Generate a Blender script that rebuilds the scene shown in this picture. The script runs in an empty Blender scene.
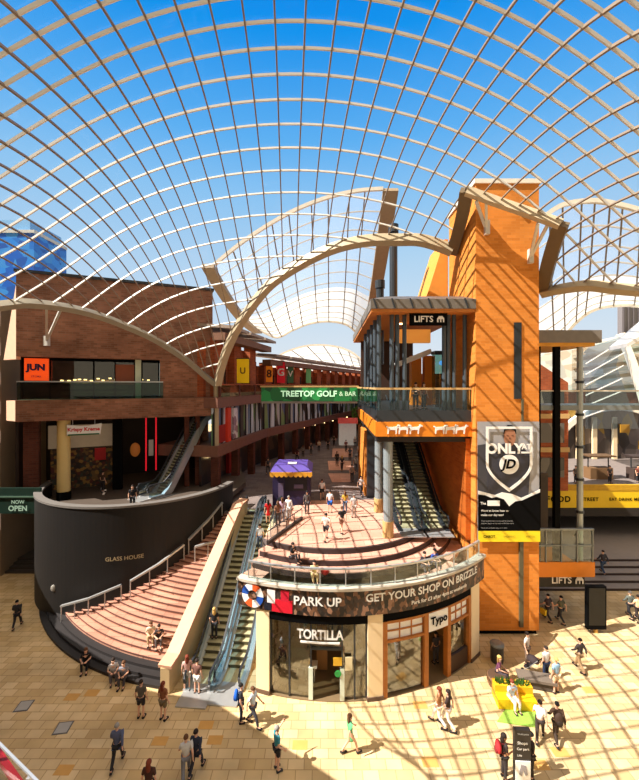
import bpy, bmesh, math, random
from math import sin, cos, pi, radians, sqrt, atan2, asin, floor, hypot
from mathutils import Vector, Matrix
random.seed(7)
scn = bpy.context.scene
COL = scn.collection
EYE = 14.4          # the viewer stands on the second level
FPX = 380.0

# ---------------------------------------------------------------- materials
def lin(c):
    return tuple(((v/255.0)/12.92 if v/255.0 <= .04045 else (((v/255.0)+.055)/1.055)**2.4) for v in c)
MATS = {}
def nodes_of(name):
    m = bpy.data.materials.new(name); m.use_nodes = True
    nt = m.node_tree; nt.nodes.clear()
    out = nt.nodes.new('ShaderNodeOutputMaterial')
    return m, nt, out
def mix_rgb(nt, fac, a, b):
    n = nt.nodes.new('ShaderNodeMix'); n.data_type = 'RGBA'
    for sock, v in ((n.inputs[0], fac), (n.inputs[6], a), (n.inputs[7], b)):
        if hasattr(v, 'links'): nt.links.new(v, sock)
        elif isinstance(v, (int, float)): sock.default_value = v
        else: sock.default_value = (*v, 1)
    return n.outputs[2]
def M(name, rgb, rough=.6, metal=0, var=.12, scale=3.0, emit=0, spec=.4):
    """plain painted / woven / metal surface with a little procedural variation"""
    if name in MATS: return MATS[name]
    m, nt, out = nodes_of(name)
    b = nt.nodes.new('ShaderNodeBsdfPrincipled')
    c = lin(rgb)
    tc = nt.nodes.new('ShaderNodeTexCoord')
    nz = nt.nodes.new('ShaderNodeTexNoise'); nz.inputs['Scale'].default_value = scale; nz.inputs['Detail'].default_value = 4
    nt.links.new(tc.outputs['Object'], nz.inputs['Vector'])
    col = mix_rgb(nt, nz.outputs['Fac'], tuple(v*(1-var) for v in c), tuple(min(1, v*(1+var)) for v in c))
    nt.links.new(col, b.inputs['Base Color'])
    b.inputs['Roughness'].default_value = rough; b.inputs['Metallic'].default_value = metal
    b.inputs['Specular IOR Level'].default_value = spec
    if emit:
        nt.links.new(col, b.inputs['Emission Color']); b.inputs['Emission Strength'].default_value = emit
    nt.links.new(b.outputs[0], out.inputs[0])
    MATS[name] = m; return m
def brick_mat(name, c1, c2, mortar, bw=.45, bh=.15, horiz=False, rough=.85, msize=.012, patch=.3):
    if name in MATS: return MATS[name]
    m, nt, out = nodes_of(name)
    b = nt.nodes.new('ShaderNodeBsdfPrincipled'); b.inputs['Roughness'].default_value = rough
    b.inputs['Specular IOR Level'].default_value = .15
    tc = nt.nodes.new('ShaderNodeTexCoord')
    sx = nt.nodes.new('ShaderNodeSeparateXYZ'); nt.links.new(tc.outputs['Object'], sx.inputs[0])
    cb = nt.nodes.new('ShaderNodeCombineXYZ')
    if horiz:
        nt.links.new(sx.outputs[0], cb.inputs[0]); nt.links.new(sx.outputs[1], cb.inputs[1])
    else:
        ad = nt.nodes.new('ShaderNodeMath'); ad.operation = 'ADD'
        nt.links.new(sx.outputs[0], ad.inputs[0]); nt.links.new(sx.outputs[1], ad.inputs[1])
        nt.links.new(ad.outputs[0], cb.inputs[0]); nt.links.new(sx.outputs[2], cb.inputs[1])
    br = nt.nodes.new('ShaderNodeTexBrick')
    br.inputs['Scale'].default_value = 1; br.inputs['Brick Width'].default_value = bw; br.inputs['Row Height'].default_value = bh
    br.inputs['Mortar Size'].default_value = msize
    br.inputs['Color1'].default_value = (*lin(c1), 1); br.inputs['Color2'].default_value = (*lin(c2), 1); br.inputs['Mortar'].default_value = (*lin(mortar), 1)
    nt.links.new(cb.outputs[0], br.inputs['Vector'])
    nz = nt.nodes.new('ShaderNodeTexNoise'); nz.inputs['Scale'].default_value = .55; nz.inputs['Detail'].default_value = 6
    nt.links.new(tc.outputs['Object'], nz.inputs['Vector'])
    mm = nt.nodes.new('ShaderNodeMapRange'); mm.inputs[1].default_value = .3; mm.inputs[2].default_value = .7
    mm.inputs[3].default_value = 1-patch; mm.inputs[4].default_value = 1+patch*.6
    nt.links.new(nz.outputs['Fac'], mm.inputs[0])
    vm = nt.nodes.new('ShaderNodeVectorMath'); vm.operation = 'SCALE'
    nt.links.new(br.outputs['Color'], vm.inputs[0]); nt.links.new(mm.outputs[0], vm.inputs['Scale'])
    nt.links.new(vm.outputs[0], b.inputs['Base Color'])
    nt.links.new(b.outputs[0], out.inputs[0])
    MATS[name] = m; return m
def glass_mat(name, tint=(235, 245, 245), refl=.08, dim=1.0, rough=.02):
    if name in MATS: return MATS[name]
    m, nt, out = nodes_of(name)
    t = nt.nodes.new('ShaderNodeBsdfTransparent'); t.inputs[0].default_value = (*(v*dim for v in lin(tint)), 1)
    g = nt.nodes.new('ShaderNodeBsdfGlossy'); g.inputs['Roughness'].default_value = rough
    lw = nt.nodes.new('ShaderNodeLayerWeight'); lw.inputs[0].default_value = .25
    mr = nt.nodes.new('ShaderNodeMapRange'); mr.inputs[3].default_value = refl*.5; mr.inputs[4].default_value = min(1, refl*4)
    nt.links.new(lw.outputs['Facing'], mr.inputs[0])
    mx = nt.nodes.new('ShaderNodeMixShader'); nt.links.new(mr.outputs[0], mx.inputs[0])
    nt.links.new(t.outputs[0], mx.inputs[1]); nt.links.new(g.outputs[0], mx.inputs[2])
    nt.links.new(mx.outputs[0], out.inputs[0])
    MATS[name] = m; return m
def milky_mat(name, rgb, trans=.4):
    """translucent sun-lit glazing"""
    if name in MATS: return MATS[name]
    m, nt, out = nodes_of(name)
    d = nt.nodes.new('ShaderNodeBsdfTranslucent'); d.inputs[0].default_value = (*lin(rgb), 1)
    d2 = nt.nodes.new('ShaderNodeBsdfDiffuse'); d2.inputs[0].default_value = (*lin(rgb), 1)
    t = nt.nodes.new('ShaderNodeBsdfTransparent'); t.inputs[0].default_value = (.95, .97, 1, 1)
    nz = nt.nodes.new('ShaderNodeTexNoise'); nz.inputs['Scale'].default_value = .35
    a = nt.nodes.new('ShaderNodeMixShader'); a.inputs[0].default_value = .45
    nt.links.new(d.outputs[0], a.inputs[1]); nt.links.new(d2.outputs[0], a.inputs[2])
    mr = nt.nodes.new('ShaderNodeMapRange'); mr.inputs[3].default_value = max(0, trans-.12); mr.inputs[4].default_value = min(1, trans+.12)
    nt.links.new(nz.outputs['Fac'], mr.inputs[0])
    mx = nt.nodes.new('ShaderNodeMixShader'); nt.links.new(mr.outputs[0], mx.inputs[0])
    nt.links.new(a.outputs[0], mx.inputs[1]); nt.links.new(t.outputs[0], mx.inputs[2])
    nt.links.new(mx.outputs[0], out.inputs[0])
    MATS[name] = m; return m
def patch_mat(name, cols, scale=1.2, stretch=(1, 1, 1), rough=.6, emit=0):
    """blotchy coloured cells: a shop display, a printed crowd picture"""
    if name in MATS: return MATS[name]
    m, nt, out = nodes_of(name)
    b = nt.nodes.new('ShaderNodeBsdfPrincipled'); b.inputs['Roughness'].default_value = rough
    tc = nt.nodes.new('ShaderNodeTexCoord'); mp = nt.nodes.new('ShaderNodeMapping'); mp.inputs['Scale'].default_value = stretch
    nt.links.new(tc.outputs['Object'], mp.inputs[0])
    v = nt.nodes.new('ShaderNodeTexVoronoi'); v.inputs['Scale'].default_value = scale; v.inputs['Randomness'].default_value = .9
    nt.links.new(mp.outputs[0], v.inputs['Vector'])
    sp = nt.nodes.new('ShaderNodeSeparateColor'); nt.links.new(v.outputs['Color'], sp.inputs[0])
    r = nt.nodes.new('ShaderNodeValToRGB'); r.color_ramp.interpolation = 'CONSTANT'
    els = r.color_ramp.elements
    for k, c in enumerate(cols):
        e = els[k] if k < 2 else els.new(k/len(cols))
        e.position = k/len(cols); e.color = (*lin(c), 1)
    nt.links.new(sp.outputs[0], r.inputs[0])
    nt.links.new(r.outputs[0], b.inputs['Base Color'])
    if emit:
        nt.links.new(r.outputs[0], b.inputs['Emission Color']); b.inputs['Emission Strength'].default_value = emit
    nt.links.new(b.outputs[0], out.inputs[0])
    MATS[name] = m; return m

# ---------------------------------------------------------------- mesh builder
class MB:
    def __init__(s): s.v = []; s.f = []
    def add(s, vs, fs):
        o = len(s.v); s.v += [tuple(p) for p in vs]; s.f += [tuple(o+i for i in f) for f in fs]; return s
    def box(s, x0, x1, y0, y1, z0, z1):
        return s.add([(x0,y0,z0),(x1,y0,z0),(x1,y1,z0),(x0,y1,z0),(x0,y0,z1),(x1,y0,z1),(x1,y1,z1),(x0,y1,z1)],
                     [(0,3,2,1),(4,5,6,7),(0,1,5,4),(1,2,6,5),(2,3,7,6),(3,0,4,7)])
    def cbox(s, c, d, rz=0, bev=0):
        n = len(s.v)
        s.box(-d[0]/2, d[0]/2, -d[1]/2, d[1]/2, -d[2]/2, d[2]/2)
        for i in range(n, len(s.v)):
            x, y, z = s.v[i]; s.v[i] = (c[0]+x*cos(rz)-y*sin(rz), c[1]+x*sin(rz)+y*cos(rz), c[2]+z)
        return s
    def prism(s, poly, z0, z1):
        n = len(poly); a = sum(poly[i][0]*poly[(i+1)%n][1]-poly[(i+1)%n][0]*poly[i][1] for i in range(n))
        if a < 0: poly = poly[::-1]
        vs = [(x, y, z0) for x, y in poly]+[(x, y, z1) for x, y in poly]
        fs = [tuple(range(n))[::-1], tuple(range(n, 2*n))]+[(i, (i+1)%n, n+(i+1)%n, n+i) for i in range(n)]
        return s.add(vs, fs)
    def plate(s, poly, y0, y1):
        """polygon given in x,z extruded along y"""
        n = len(poly); a = sum(poly[i][0]*poly[(i+1)%n][1]-poly[(i+1)%n][0]*poly[i][1] for i in range(n))
        if a < 0: poly = poly[::-1]
        vs = [(x, y0, z) for x, z in poly]+[(x, y1, z) for x, z in poly]
        fs = [tuple(range(n)), tuple(range(n, 2*n))[::-1]]+[((i+1)%n, i, n+i, n+(i+1)%n) for i in range(n)]
        return s.add(vs, fs)
    def quad(s, a, b, c, d): return s.add([a, b, c, d], [(0,1,2,3)])
    def bar(s, p, q, w, h=None, up=(0,0,1)):
        h = h or w; p = Vector(p); q = Vector(q); d = (q-p).normalized(); u = Vector(up)
        if abs(d.dot(u)) > .98: u = Vector((0,1,0))
        sd = d.cross(u).normalized()*w/2; uu = sd.cross(d).normalized()*h/2
        vs = [p-sd-uu, p+sd-uu, p+sd+uu, p-sd+uu, q-sd-uu, q+sd-uu, q+sd+uu, q-sd+uu]
        return s.add(vs, [(0,3,2,1),(4,5,6,7),(0,1,5,4),(1,2,6,5),(2,3,7,6),(3,0,4,7)])
    def sweep(s, pts, prof, ups=None):
        """profile (list of side,up offsets) swept along a polyline, closed ends"""
        pts = [Vector(p) for p in pts]; n = len(pts); k = len(prof); vs = []
        for i, p in enumerate(pts):
            d = (pts[min(i+1, n-1)]-pts[max(i-1, 0)]).normalized()
            u = Vector(ups[i]) if ups else Vector((0,0,1))
            if abs(d.dot(u)) > .98: u = Vector((0,1,0))
            sd = d.cross(u).normalized(); uu = sd.cross(d).normalized()
            vs += [p+sd*a+uu*b for a, b in prof]
        fs = [(i*k+j, i*k+(j+1)%k, (i+1)*k+(j+1)%k, (i+1)*k+j) for i in range(n-1) for j in range(k)]
        fs += [tuple(range(k))[::-1], tuple((n-1)*k+j for j in range(k))]
        return s.add(vs, fs)
    def tube(s, pts, r, n=8):
        return s.sweep(pts, [(r*cos(2*pi*j/n), r*sin(2*pi*j/n)) for j in range(n)])
    def lathe(s, c, prof, n=16, a0=0, a1=2*pi):
        m = len(prof); full = abs(a1-a0-2*pi) < 1e-6; k = n if full else n+1
        vs = [(c[0]+r*cos(a0+(a1-a0)*i/n), c[1]+r*sin(a0+(a1-a0)*i/n), c[2]+z) for i in range(k) for r, z in prof]
        fs = [(i*m+j, ((i+1)%k)*m+j, ((i+1)%k)*m+j+1, i*m+j+1) for i in range(n) for j in range(m-1)]
        s.add(vs, fs)
        if full:
            o = len(s.v)-k*m
            s.f.append(tuple(o+i*m for i in range(k))[::-1]); s.f.append(tuple(o+i*m+m-1 for i in range(k)))
        return s
    def ball(s, c, r, nu=10, nv=6, z0=-1.0, z1=1.0):
        """ellipsoid (or a slice of one between z0 and z1 of its unit height)"""
        vs = []; fs = []
        t0, t1 = asin(z0), asin(z1)
        for i in range(nv+1):
            t = t0+(t1-t0)*i/nv
            for j in range(nu):
                a = 2*pi*j/nu; vs.append((c[0]+r[0]*cos(t)*cos(a), c[1]+r[1]*cos(t)*sin(a), c[2]+r[2]*sin(t)))
        for i in range(nv):
            for j in range(nu): fs.append((i*nu+j, i*nu+(j+1)%nu, (i+1)*nu+(j+1)%nu, (i+1)*nu+j))
        fs.append(tuple(range(nu))[::-1]); fs.append(tuple(nv*nu+j for j in range(nu)))
        return s.add(vs, fs)
    def arcwall(s, c, r0, r1, a0, a1, z0, z1, n=40):
        """solid curved wall between radii r0<r1, angles a0..a1 (radians)"""
        vs = []
        for i in range(n+1):
            a = a0+(a1-a0)*i/n
            for r in (r0, r1):
                for z in (z0, z1): vs.append((c[0]+r*cos(a), c[1]+r*sin(a), z))
        fs = []
        for i in range(n):
            b = 4*i; fs += [(b, b+4, b+5, b+1), (b+2, b+3, b+7, b+6), (b+1, b+5, b+7, b+3), (b, b+2, b+6, b+4)]
        fs += [(0, 1, 3, 2), (4*n, 4*n+2, 4*n+3, 4*n+1)]
        return s.add(vs, fs)
    def mesh(s, name, mat, smooth=False):
        me = bpy.data.meshes.new(name); me.from_pydata(s.v, [], s.f); me.validate()
        bm = bmesh.new(); bm.from_mesh(me); bmesh.ops.recalc_face_normals(bm, faces=bm.faces); bm.to_mesh(me); bm.free()
        if smooth:
            me.polygons.foreach_set('use_smooth', [True]*len(me.polygons))
        me.materials.append(mat); return me
def tag(o, label=None, cat=None, group=None, kind=None):
    if label: o['label'] = label
    if cat: o['category'] = cat
    if group: o['group'] = group
    if kind: o['kind'] = kind
    return o
def thing(name, label, cat, loc=(0,0,0), rz=0, group=None, kind=None):
    o = bpy.data.objects.new(name, None); COL.objects.link(o); o.empty_display_size = .2
    o.location = loc; o.rotation_euler = (0, 0, rz)
    return tag(o, label, cat, group, kind)
def part(name, mb, mat, parent, label=None, smooth=False, local=True):
    """one mesh of its own under its thing; mb is in the thing's own coordinates"""
    o = bpy.data.objects.new(name, mb.mesh(name, mat, smooth) if isinstance(mb, MB) else mb)
    COL.objects.link(o); o.parent = parent
    if label: o['label'] = label
    return o
def solo(name, mb, mat, label, cat, group=None, kind=None, smooth=False):
    """a thing that is one mesh; its origin is put at the middle of its base"""
    xs, ys, zs = zip(*mb.v); c = ((min(xs)+max(xs))/2, (min(ys)+max(ys))/2, min(zs))
    mb.v = [(x-c[0], y-c[1], z-c[2]) for x, y, z in mb.v]
    o = bpy.data.objects.new(name, mb.mesh(name, mat, smooth)); COL.objects.link(o); o.location = c
    return tag(o, label, cat, group, kind)
def struct(name, mb, mat, label=None, cat=None):
    o = solo(name, mb, mat, label, cat, kind='structure'); return o
def copy_tree(o, parent=None, label=None):
    c = o.copy(); COL.objects.link(c)
    if parent is not None: c.parent = parent
    if label: c['label'] = label
    for ch in list(o.children): copy_tree(ch, c)
    return c
def text_mb(body, size, bold=.0, depth=.03, align='CENTER', space=1.0):
    """lettering as flat solid geometry lying in x,z (facing -y), centred on the origin"""
    cu = bpy.data.curves.new('lettering', 'FONT'); cu.body = body; cu.size = size; cu.align_x = align; cu.align_y = 'CENTER'
    cu.offset = bold*size; cu.extrude = 0; cu.space_character = space; cu.resolution_u = 3
    o = bpy.data.objects.new('lettering', cu); COL.objects.link(o)
    dg = bpy.context.evaluated_depsgraph_get(); me = o.evaluated_get(dg).to_mesh()
    mb = MB(); mb.add([(v.co.x, -depth, v.co.y) for v in me.vertices], [tuple(p.vertices) for p in me.polygons])
    o.evaluated_get(dg).to_mesh_clear(); bpy.data.objects.remove(o); bpy.data.curves.remove(cu)
    return mb
def moved(mb, loc=(0,0,0), rz=0, fn=None):
    for i, (x, y, z) in enumerate(mb.v):
        if fn: x, y, z = fn(x, y, z)
        mb.v[i] = (loc[0]+x*cos(rz)-y*sin(rz), loc[1]+x*sin(rz)+y*cos(rz), loc[2]+z)
    return mb
def ground(px, py, z=0.0):
    """where a thing standing at height z meets the ground, read off the photograph"""
    Y = FPX*(EYE-z)/(py-385.0); return ((px-319.5)/FPX*Y, Y, z)
def at(px, py, Y): return ((px-319.5)/FPX*Y, Y, EYE-(py-385.0)/FPX*Y)

# ---------------------------------------------------------------- palette
BRICK_L = brick_mat('red_brown_brick', (160,110,86), (130,88,68), (142,114,96), patch=.35)
BRICK_D = brick_mat('dark_brown_brick', (104,58,44), (84,46,36), (92,66,56), patch=.3)
BRICK_O = brick_mat('orange_brick', (224,142,62), (206,124,48), (212,140,76), bw=.5, bh=.16, patch=.14, msize=.008)
BRICK_ST = brick_mat('street_brick', (178,92,52), (150,74,44), (150,100,76), patch=.3)
STONE = M('cream_stone', (238,214,172), .7, var=.08, scale=1.5)
PINKSTONE = brick_mat('pink_paving', (216,168,146), (200,150,128), (168,118,100), bw=1.2, bh=.6, horiz=True, patch=.15)
PLAZA = brick_mat('honey_paving', (220,194,150), (198,168,120), (174,144,102), bw=.62, bh=.42, horiz=True, patch=.22, msize=.016, rough=.7)
GREYPAVE = brick_mat('grey_paving', (124,112,108), (104,94,92), (84,76,76), bw=1.0, bh=.5, horiz=True, patch=.2)
BLACKWALL = M('black_render', (17,15,14), .6, var=.25, scale=.8)
BLACK = M('black_paint', (10,10,11), .75, spec=.06)
DARKMETAL = M('dark_grey_metal', (54,58,62), .4, .3)
GREYMETAL = M('grey_metal', (128,134,134), .4, .4)
STEEL = M('brushed_steel', (190,192,192), .35, .6)
WHITE = M('white_paint', (240,238,232), .5, var=.04)
RIBMAT = M('pale_rib_paint', (222,218,208), .45, .1, var=.06)
BEAM = M('buff_beam_paint', (176,160,130), .5, .1, var=.08)
GLASS = glass_mat('clear_glass')
ROOFGLASS = glass_mat('roof_glass', (250,252,255), .012)
SHOPGLASS = glass_mat('shop_glass', (222,226,215), .2, .95)
TINTGLASS = glass_mat('green_tinted_glass', (190,220,208), .12, .8)
BLUEGLASS = glass_mat('blue_escalator_glass', (166,202,222), .16, .9)
MILKY = milky_mat('milky_glazing', (250,246,236), .35)
MILKYB = milky_mat('bluish_glazing', (230,238,250), .8)
WOOD = M('amber_wood', (172,104,40), .5, var=.25, scale=6)
DARKIN = M('dim_interior', (44,36,32), .8, var=.3, scale=.9)
ORANGE = M('orange_panel', (226,132,28), .5, var=.08)
TAN = M('tan_panel', (196,160,104), .6)
LAMP = M('warm_lamp', (255,216,150), .5, emit=6, var=.0)
YELLOW = M('yellow_board', (238,196,24), .5, var=.06)
PURPLE = M('purple_fabric', (92,70,170), .7, var=.1)
GREEN = M('green_board', (20,92,46), .5, var=.2)
RED = M('red_paint', (206,24,30), .5)
GOLD = M('gold_trim', (222,160,48), .5)
SKINTONE = [M('pale_skin', (226,176,146), .6), M('tan_skin', (190,134,100), .6), M('brown_skin', (120,78,54), .6)]
# ---------------------------------------------------------------- ground, deck, sky
gm = MB(); gm.quad((-60,-20,0),(70,-20,0),(70,140,0),(-60,140,0))
struct('plaza_floor', gm, PLAZA, 'honey coloured stone paving of the sunken plaza', 'paving')

SHOPC = (0.8, 28.4)      # centre of the curved corner shop
def arc_pts(c, r, a0, a1, n): return [(c[0]+r*cos(a0+(a1-a0)*i/n), c[1]+r*sin(a0+(a1-a0)*i/n)) for i in range(n+1)]
def ang(c, p): return atan2(p[1]-c[1], p[0]-c[0])
DECKZ = 5.2
STC = (-4.5, 34.7); ST0, ST1 = 15.95, 7.3           # centre, bottom and top radius of the fan of stairs
DRC = (-13.6, 29.9); DRR = 7.07                    # black drum
# upper street / terrace deck : front edge is an arc of the shop, well cut out for the escalators
front = arc_pts(SHOPC, 7.0, radians(-127), radians(-14), 24)      # from left to right
deck = front+[(8.6,28.6),(8.9,36),(16,36),(16,120),(-14,120),(-14,32),(-9.0,29.5),(-7.2,27.6),(-2.9,27.6),(-2.9,23.4)]
dk = MB(); dk.prism(deck, DECKZ-.5, DECKZ)
struct('street_floor', dk, GREYPAVE, 'grey paved upper shopping street deck', 'paving')
pk = MB(); pk.prism(arc_pts(SHOPC, 6.98, radians(-126), radians(-12), 24)+[(8.5,29.0),(7.6,30.6),(3.8,30.4),(-1.2,30.2),(-2.6,27.5)], DECKZ, DECKZ+.02)
struct('terrace_floor', pk, PINKSTONE, 'pink paved round terrace above the curved corner shop', 'paving')
for q in ([(1.2,36),(3.0,36),(3.2,39.5),(.9,39.5)], [(1.0,41),(3.4,41),(3.8,46),(1.0,46)], [(1.6,48.5),(4.2,48.5),(4.8,55),(1.9,55)]):
    f = MB(); f.prism(q, DECKZ, DECKZ+.015); struct('street_floor_panel', f, PINKSTONE, 'pale paving panel in the upper street', 'paving')
# three curved seating tiers falling from the terrace towards the shop parapet
for k in range(3):
    t = MB(); r0 = 7.0+k*.75
    t.arcwall(SHOPC, r0-.02, r0+.75, radians(-124+k*1.0), radians(-18-k*3), DECKZ-1.2, DECKZ-.32*(k+1), 36)
    struct('terrace_step', t, PINKSTONE, 'curved pink seating tier below the terrace', 'step')
    t = MB(); t.arcwall(SHOPC, r0-.03, r0+.04, radians(-124+k*1.0), radians(-18-k*3), DECKZ-.32*(k+1), DECKZ-.32*k-.04, 36)
    struct('terrace_step_riser', t, M('dark_riser', (58,44,42), .7), 'riser of a curved seating tier, coloured dark as if in shadow', 'step')  # dark colour stands in for the shadow on the pink riser

# ---------------------------------------------------------------- stairs, stone flank wall
def wall_x(y): return -7.3+(y-18.3)*.195
st = MB(); NST = 30; Z0 = .45
def stair_arc(R):
    pts = []
    a = -pi/2+radians(20)
    while a > -pi/2-radians(52):
        p = (STC[0]+R*cos(a), STC[1]+R*sin(a))
        if p[0] <= wall_x(p[1])-.02:
            pts.append(p)
            if hypot(p[0]-DRC[0], p[1]-DRC[1]) < DRR-.12: break
        a -= radians(.8)
    return pts
for k in range(NST):
    R = ST0-(ST0-ST1)*k/(NST-1); z = Z0+(DECKZ-Z0)*(k+1)/NST
    a = stair_arc(R)
    if len(a) < 2: continue
    b = stair_arc(max(R-1.2, 6.2))
    b = b if len(b) > 1 else [(a[0][0], a[0][1]+.8), (a[-1][0], a[-1][1]+.8)]
    st.prism(a+b[::-1], max(0, z-.6), z)
stair = thing('staircase', 'broad fan-shaped pink stone staircase curving round the black drum wall', 'stairs', (-10.5, 20, 0))
moved(st, (10.5,-20,0))
part('steps', st, brick_mat('shadowed_stair_stone', (190,142,120), (174,126,106), (140,98,84), bw=1.2, bh=.6, horiz=True, patch=.2), stair)  # terrace pink darkened in the colour to stand for the many shadows here
kb = MB()
for k, (rr, zz) in enumerate(((ST0+1.05,.16),(ST0+.7,.32),(ST0+.35,.48))):
    a = stair_arc(rr); b = stair_arc(rr-.5)
    kb.prism(a+b[::-1], 0, zz*.9)
moved(kb, (10.5,-20,0)); part('bottom_steps', kb, M('black_step', (38,34,34), .6), stair, 'black bottom steps')
nb = MB()
for k in range(0, NST):                 # dark nosings of the treads
    R = ST0-(ST0-ST1)*k/(NST-1); z = Z0+(DECKZ-Z0)*(k+1)/NST; a = stair_arc(R)
    if len(a) > 1: nb.sweep([(x, y, z-.045) for x, y in a], [(-.02,-.03),(.025,-.03),(.025,.03),(-.02,.03)])
moved(nb, (10.5,-20,0)); part('nosings', nb, M('dark_nosing', (96,62,54), .7), stair, 'dark tread edges')
def rail(pts, label, posts=4, zr=.95):
    """handrail over a run of stairs: top bar and posts"""
    r = thing('handrail', label, 'handrail', pts[0], group='steel handrails of the stairs')
    P = [Vector(p)-Vector(pts[0]) for p in pts]
    mb = MB(); mb.sweep([p+Vector((0,0,zr)) for p in P], [(-.09,-.05),(.09,-.05),(.09,.05),(-.09,.05)]); part('top_bar', mb, STEEL, r)
    for k in range(posts):
        t = k/(posts-1)*(len(P)-1); i = min(int(t), len(P)-2); p = P[i].lerp(P[i+1], t-i)
        mb = MB(); mb.tube([p, p+Vector((0,0,zr))], .035, 6); part('post', mb, STEEL, r)
def stz(x, y): return max(0, min(DECKZ, Z0+(ST0-hypot(x-STC[0], y-STC[1]))/(ST0-ST1)*(DECKZ-Z0)+.1))
def sp(x, y): return (x, y, stz(x, y))
rail([sp(-15.3,22.5), sp(-13.6,22.35), sp(-11.8,22.6)], 'lowest steel handrail beside the black drum wall', 5)
rail([sp(-11.3,22.7), sp(-9.9,23.4), sp(-8.7,24.4)], 'middle steel handrail halfway up the stairs along the drum', 4)
rail([sp(-8.5,24.7), sp(-7.6,26.0), sp(-7.0,27.3)], 'highest steel handrail at the narrow top of the stairs', 4)
rail([sp(-7.9,24.1), sp(-7.1,24.2), sp(-6.5,24.3)], 'short steel handrail beside the stone escalator wall', 3)
# stone wall between stairs and escalators
sw = thing('stone_parapet', 'tall cream stone wall with pink coping between stairs and escalators', 'wall', (-6.6, 22, 0), kind='structure')
ys = [17.7, 18.4, 19.4, 20.4, 21.5, 23, 24.5, 26, 27.2]
def wz(y): return min(6.15, max(1.2, 1.25+(y-18.3)*.64))
v = MB()
for i in range(len(ys)-1):
    y0, y1 = ys[i], ys[i+1]; x0, x1 = wall_x(y0), wall_x(y1); z0, z1 = wz(y0), wz(y1)
    v.add([(x0,y0,0),(x0+.42,y0,0),(x1+.42,y1,0),(x1,y1,0),(x0,y0,z0),(x0+.42,y0,z0),(x1+.42,y1,z1),(x1,y1,z1)],
          [(0,3,2,1),(4,5,6,7),(0,1,5,4),(1,2,6,5),(2,3,7,6),(3,0,4,7)])
moved(v, (6.6,-22,0)); part('wall_body', v, M('cream_wall', (204,176,130), .7, var=.08), sw)
v = MB(); v.sweep([(wall_x(y)+.2, y, wz(y)+.06) for y in ys], [(-.34,-.08),(.34,-.08),(.34,.08),(-.34,.08)])
moved(v, (6.6,-22,0)); part('coping', v, M('pink_coping', (212,164,134), .6), sw, 'pink stone coping')

# ---------------------------------------------------------------- escalators
def escalator(name, label, rise, run, width=1.0, glass=BLUEGLASS, loc=(0,0,0), rz=0, group=None):
    """runs up along +y from its bottom landing"""
    t = thing(name, label, 'escalator', loc, rz, group)
    L0, sl = 1.2, rise/run
    n = int(rise/.2); mb = MB()
    for k in range(n):
        y = L0+k*run/n; z = (k+1)*rise/n; mb.box(-width/2, width/2, y, y+run/n+.03, z-.5, z)
    mb.box(-width/2, width/2, 0, L0, -.05, .03); mb.box(-width/2, width/2, L0+run, L0+run+1.4, rise-.4, rise+.01)
    part('step_band', mb, M('escalator_step', (196,188,150), .5, .3, var=.25, scale=5), t)
    e = MB()
    for k in range(n):
        y = L0+k*run/n; z = (k+1)*rise/n; e.box(-width/2, width/2, y-.012, y+.05, z-.17, z-.02)
    part('step_risers', e, M('escalator_riser', (84,78,58), .5, .3), t, 'dark grooved risers')
    def path(dz): return [(0,-.25,dz),(0,L0-.2,dz),(0,L0+.4,dz+.3*sl+.05),(0,L0+run-.3,rise+dz-.25*sl),(0,L0+run+.4,rise+dz),(0,L0+run+1.3,rise+dz)]
    for s in (-1, 1):
        x = s*(width/2+.09)
        b = MB(); lo = path(.08); hi = path(.95)
        for i in range(len(lo)-1):
            b.quad((x,lo[i][1],lo[i][2]),(x,lo[i+1][1],lo[i+1][2]),(x,hi[i+1][1],hi[i+1][2]),(x,hi[i][1],hi[i][2]))
        bo = part('balustrade', b, glass, t)
        h = MB(); h.sweep([(x,p[1],p[2]) for p in [(0,-.32,.5),(0,-.4,.75)]+path(.98)+[(0,L0+run+1.42,rise+.75),(0,L0+run+1.3,rise+.45)]], [(-.05,-.04),(.05,-.04),(.05,.04),(-.05,.04)])
        part('handrail', h, M('rubber_handrail', (40,44,50), .5), bo)
        k = MB(); k.sweep([(x,p[1],p[2]-.28) for p in path(.1)], [(-.15,-.22),(.15,-.22),(.15,.3),(-.15,.3)])
        part('skirt', k, STEEL if glass is BLUEGLASS else DARKMETAL, t)
    c = MB(); c.box(-width/2-.2, width/2+.2, -1.1, .25, .005, .06); part('comb_plate', c, STEEL, t)
    return t
EROT = -atan2(.8, 9.0)
e1 = escalator('escalator', 'escalator next to the cream stone wall, up to the terrace', DECKZ, 7.6, loc=(-5.66,18.0,0), rz=EROT, group='escalators from the plaza')
e2 = copy_tree(e1, label='escalator running up beside the curved corner shop'); e2.location = (-4.3, 18.1, 0)
ld = MB(); ld.box(-6.6,-3.4,26.9,27.7,DECKZ-.4,DECKZ+.01); struct('landing_floor', ld, GREYPAVE, 'grey landing at the head of the escalators', 'paving')

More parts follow.
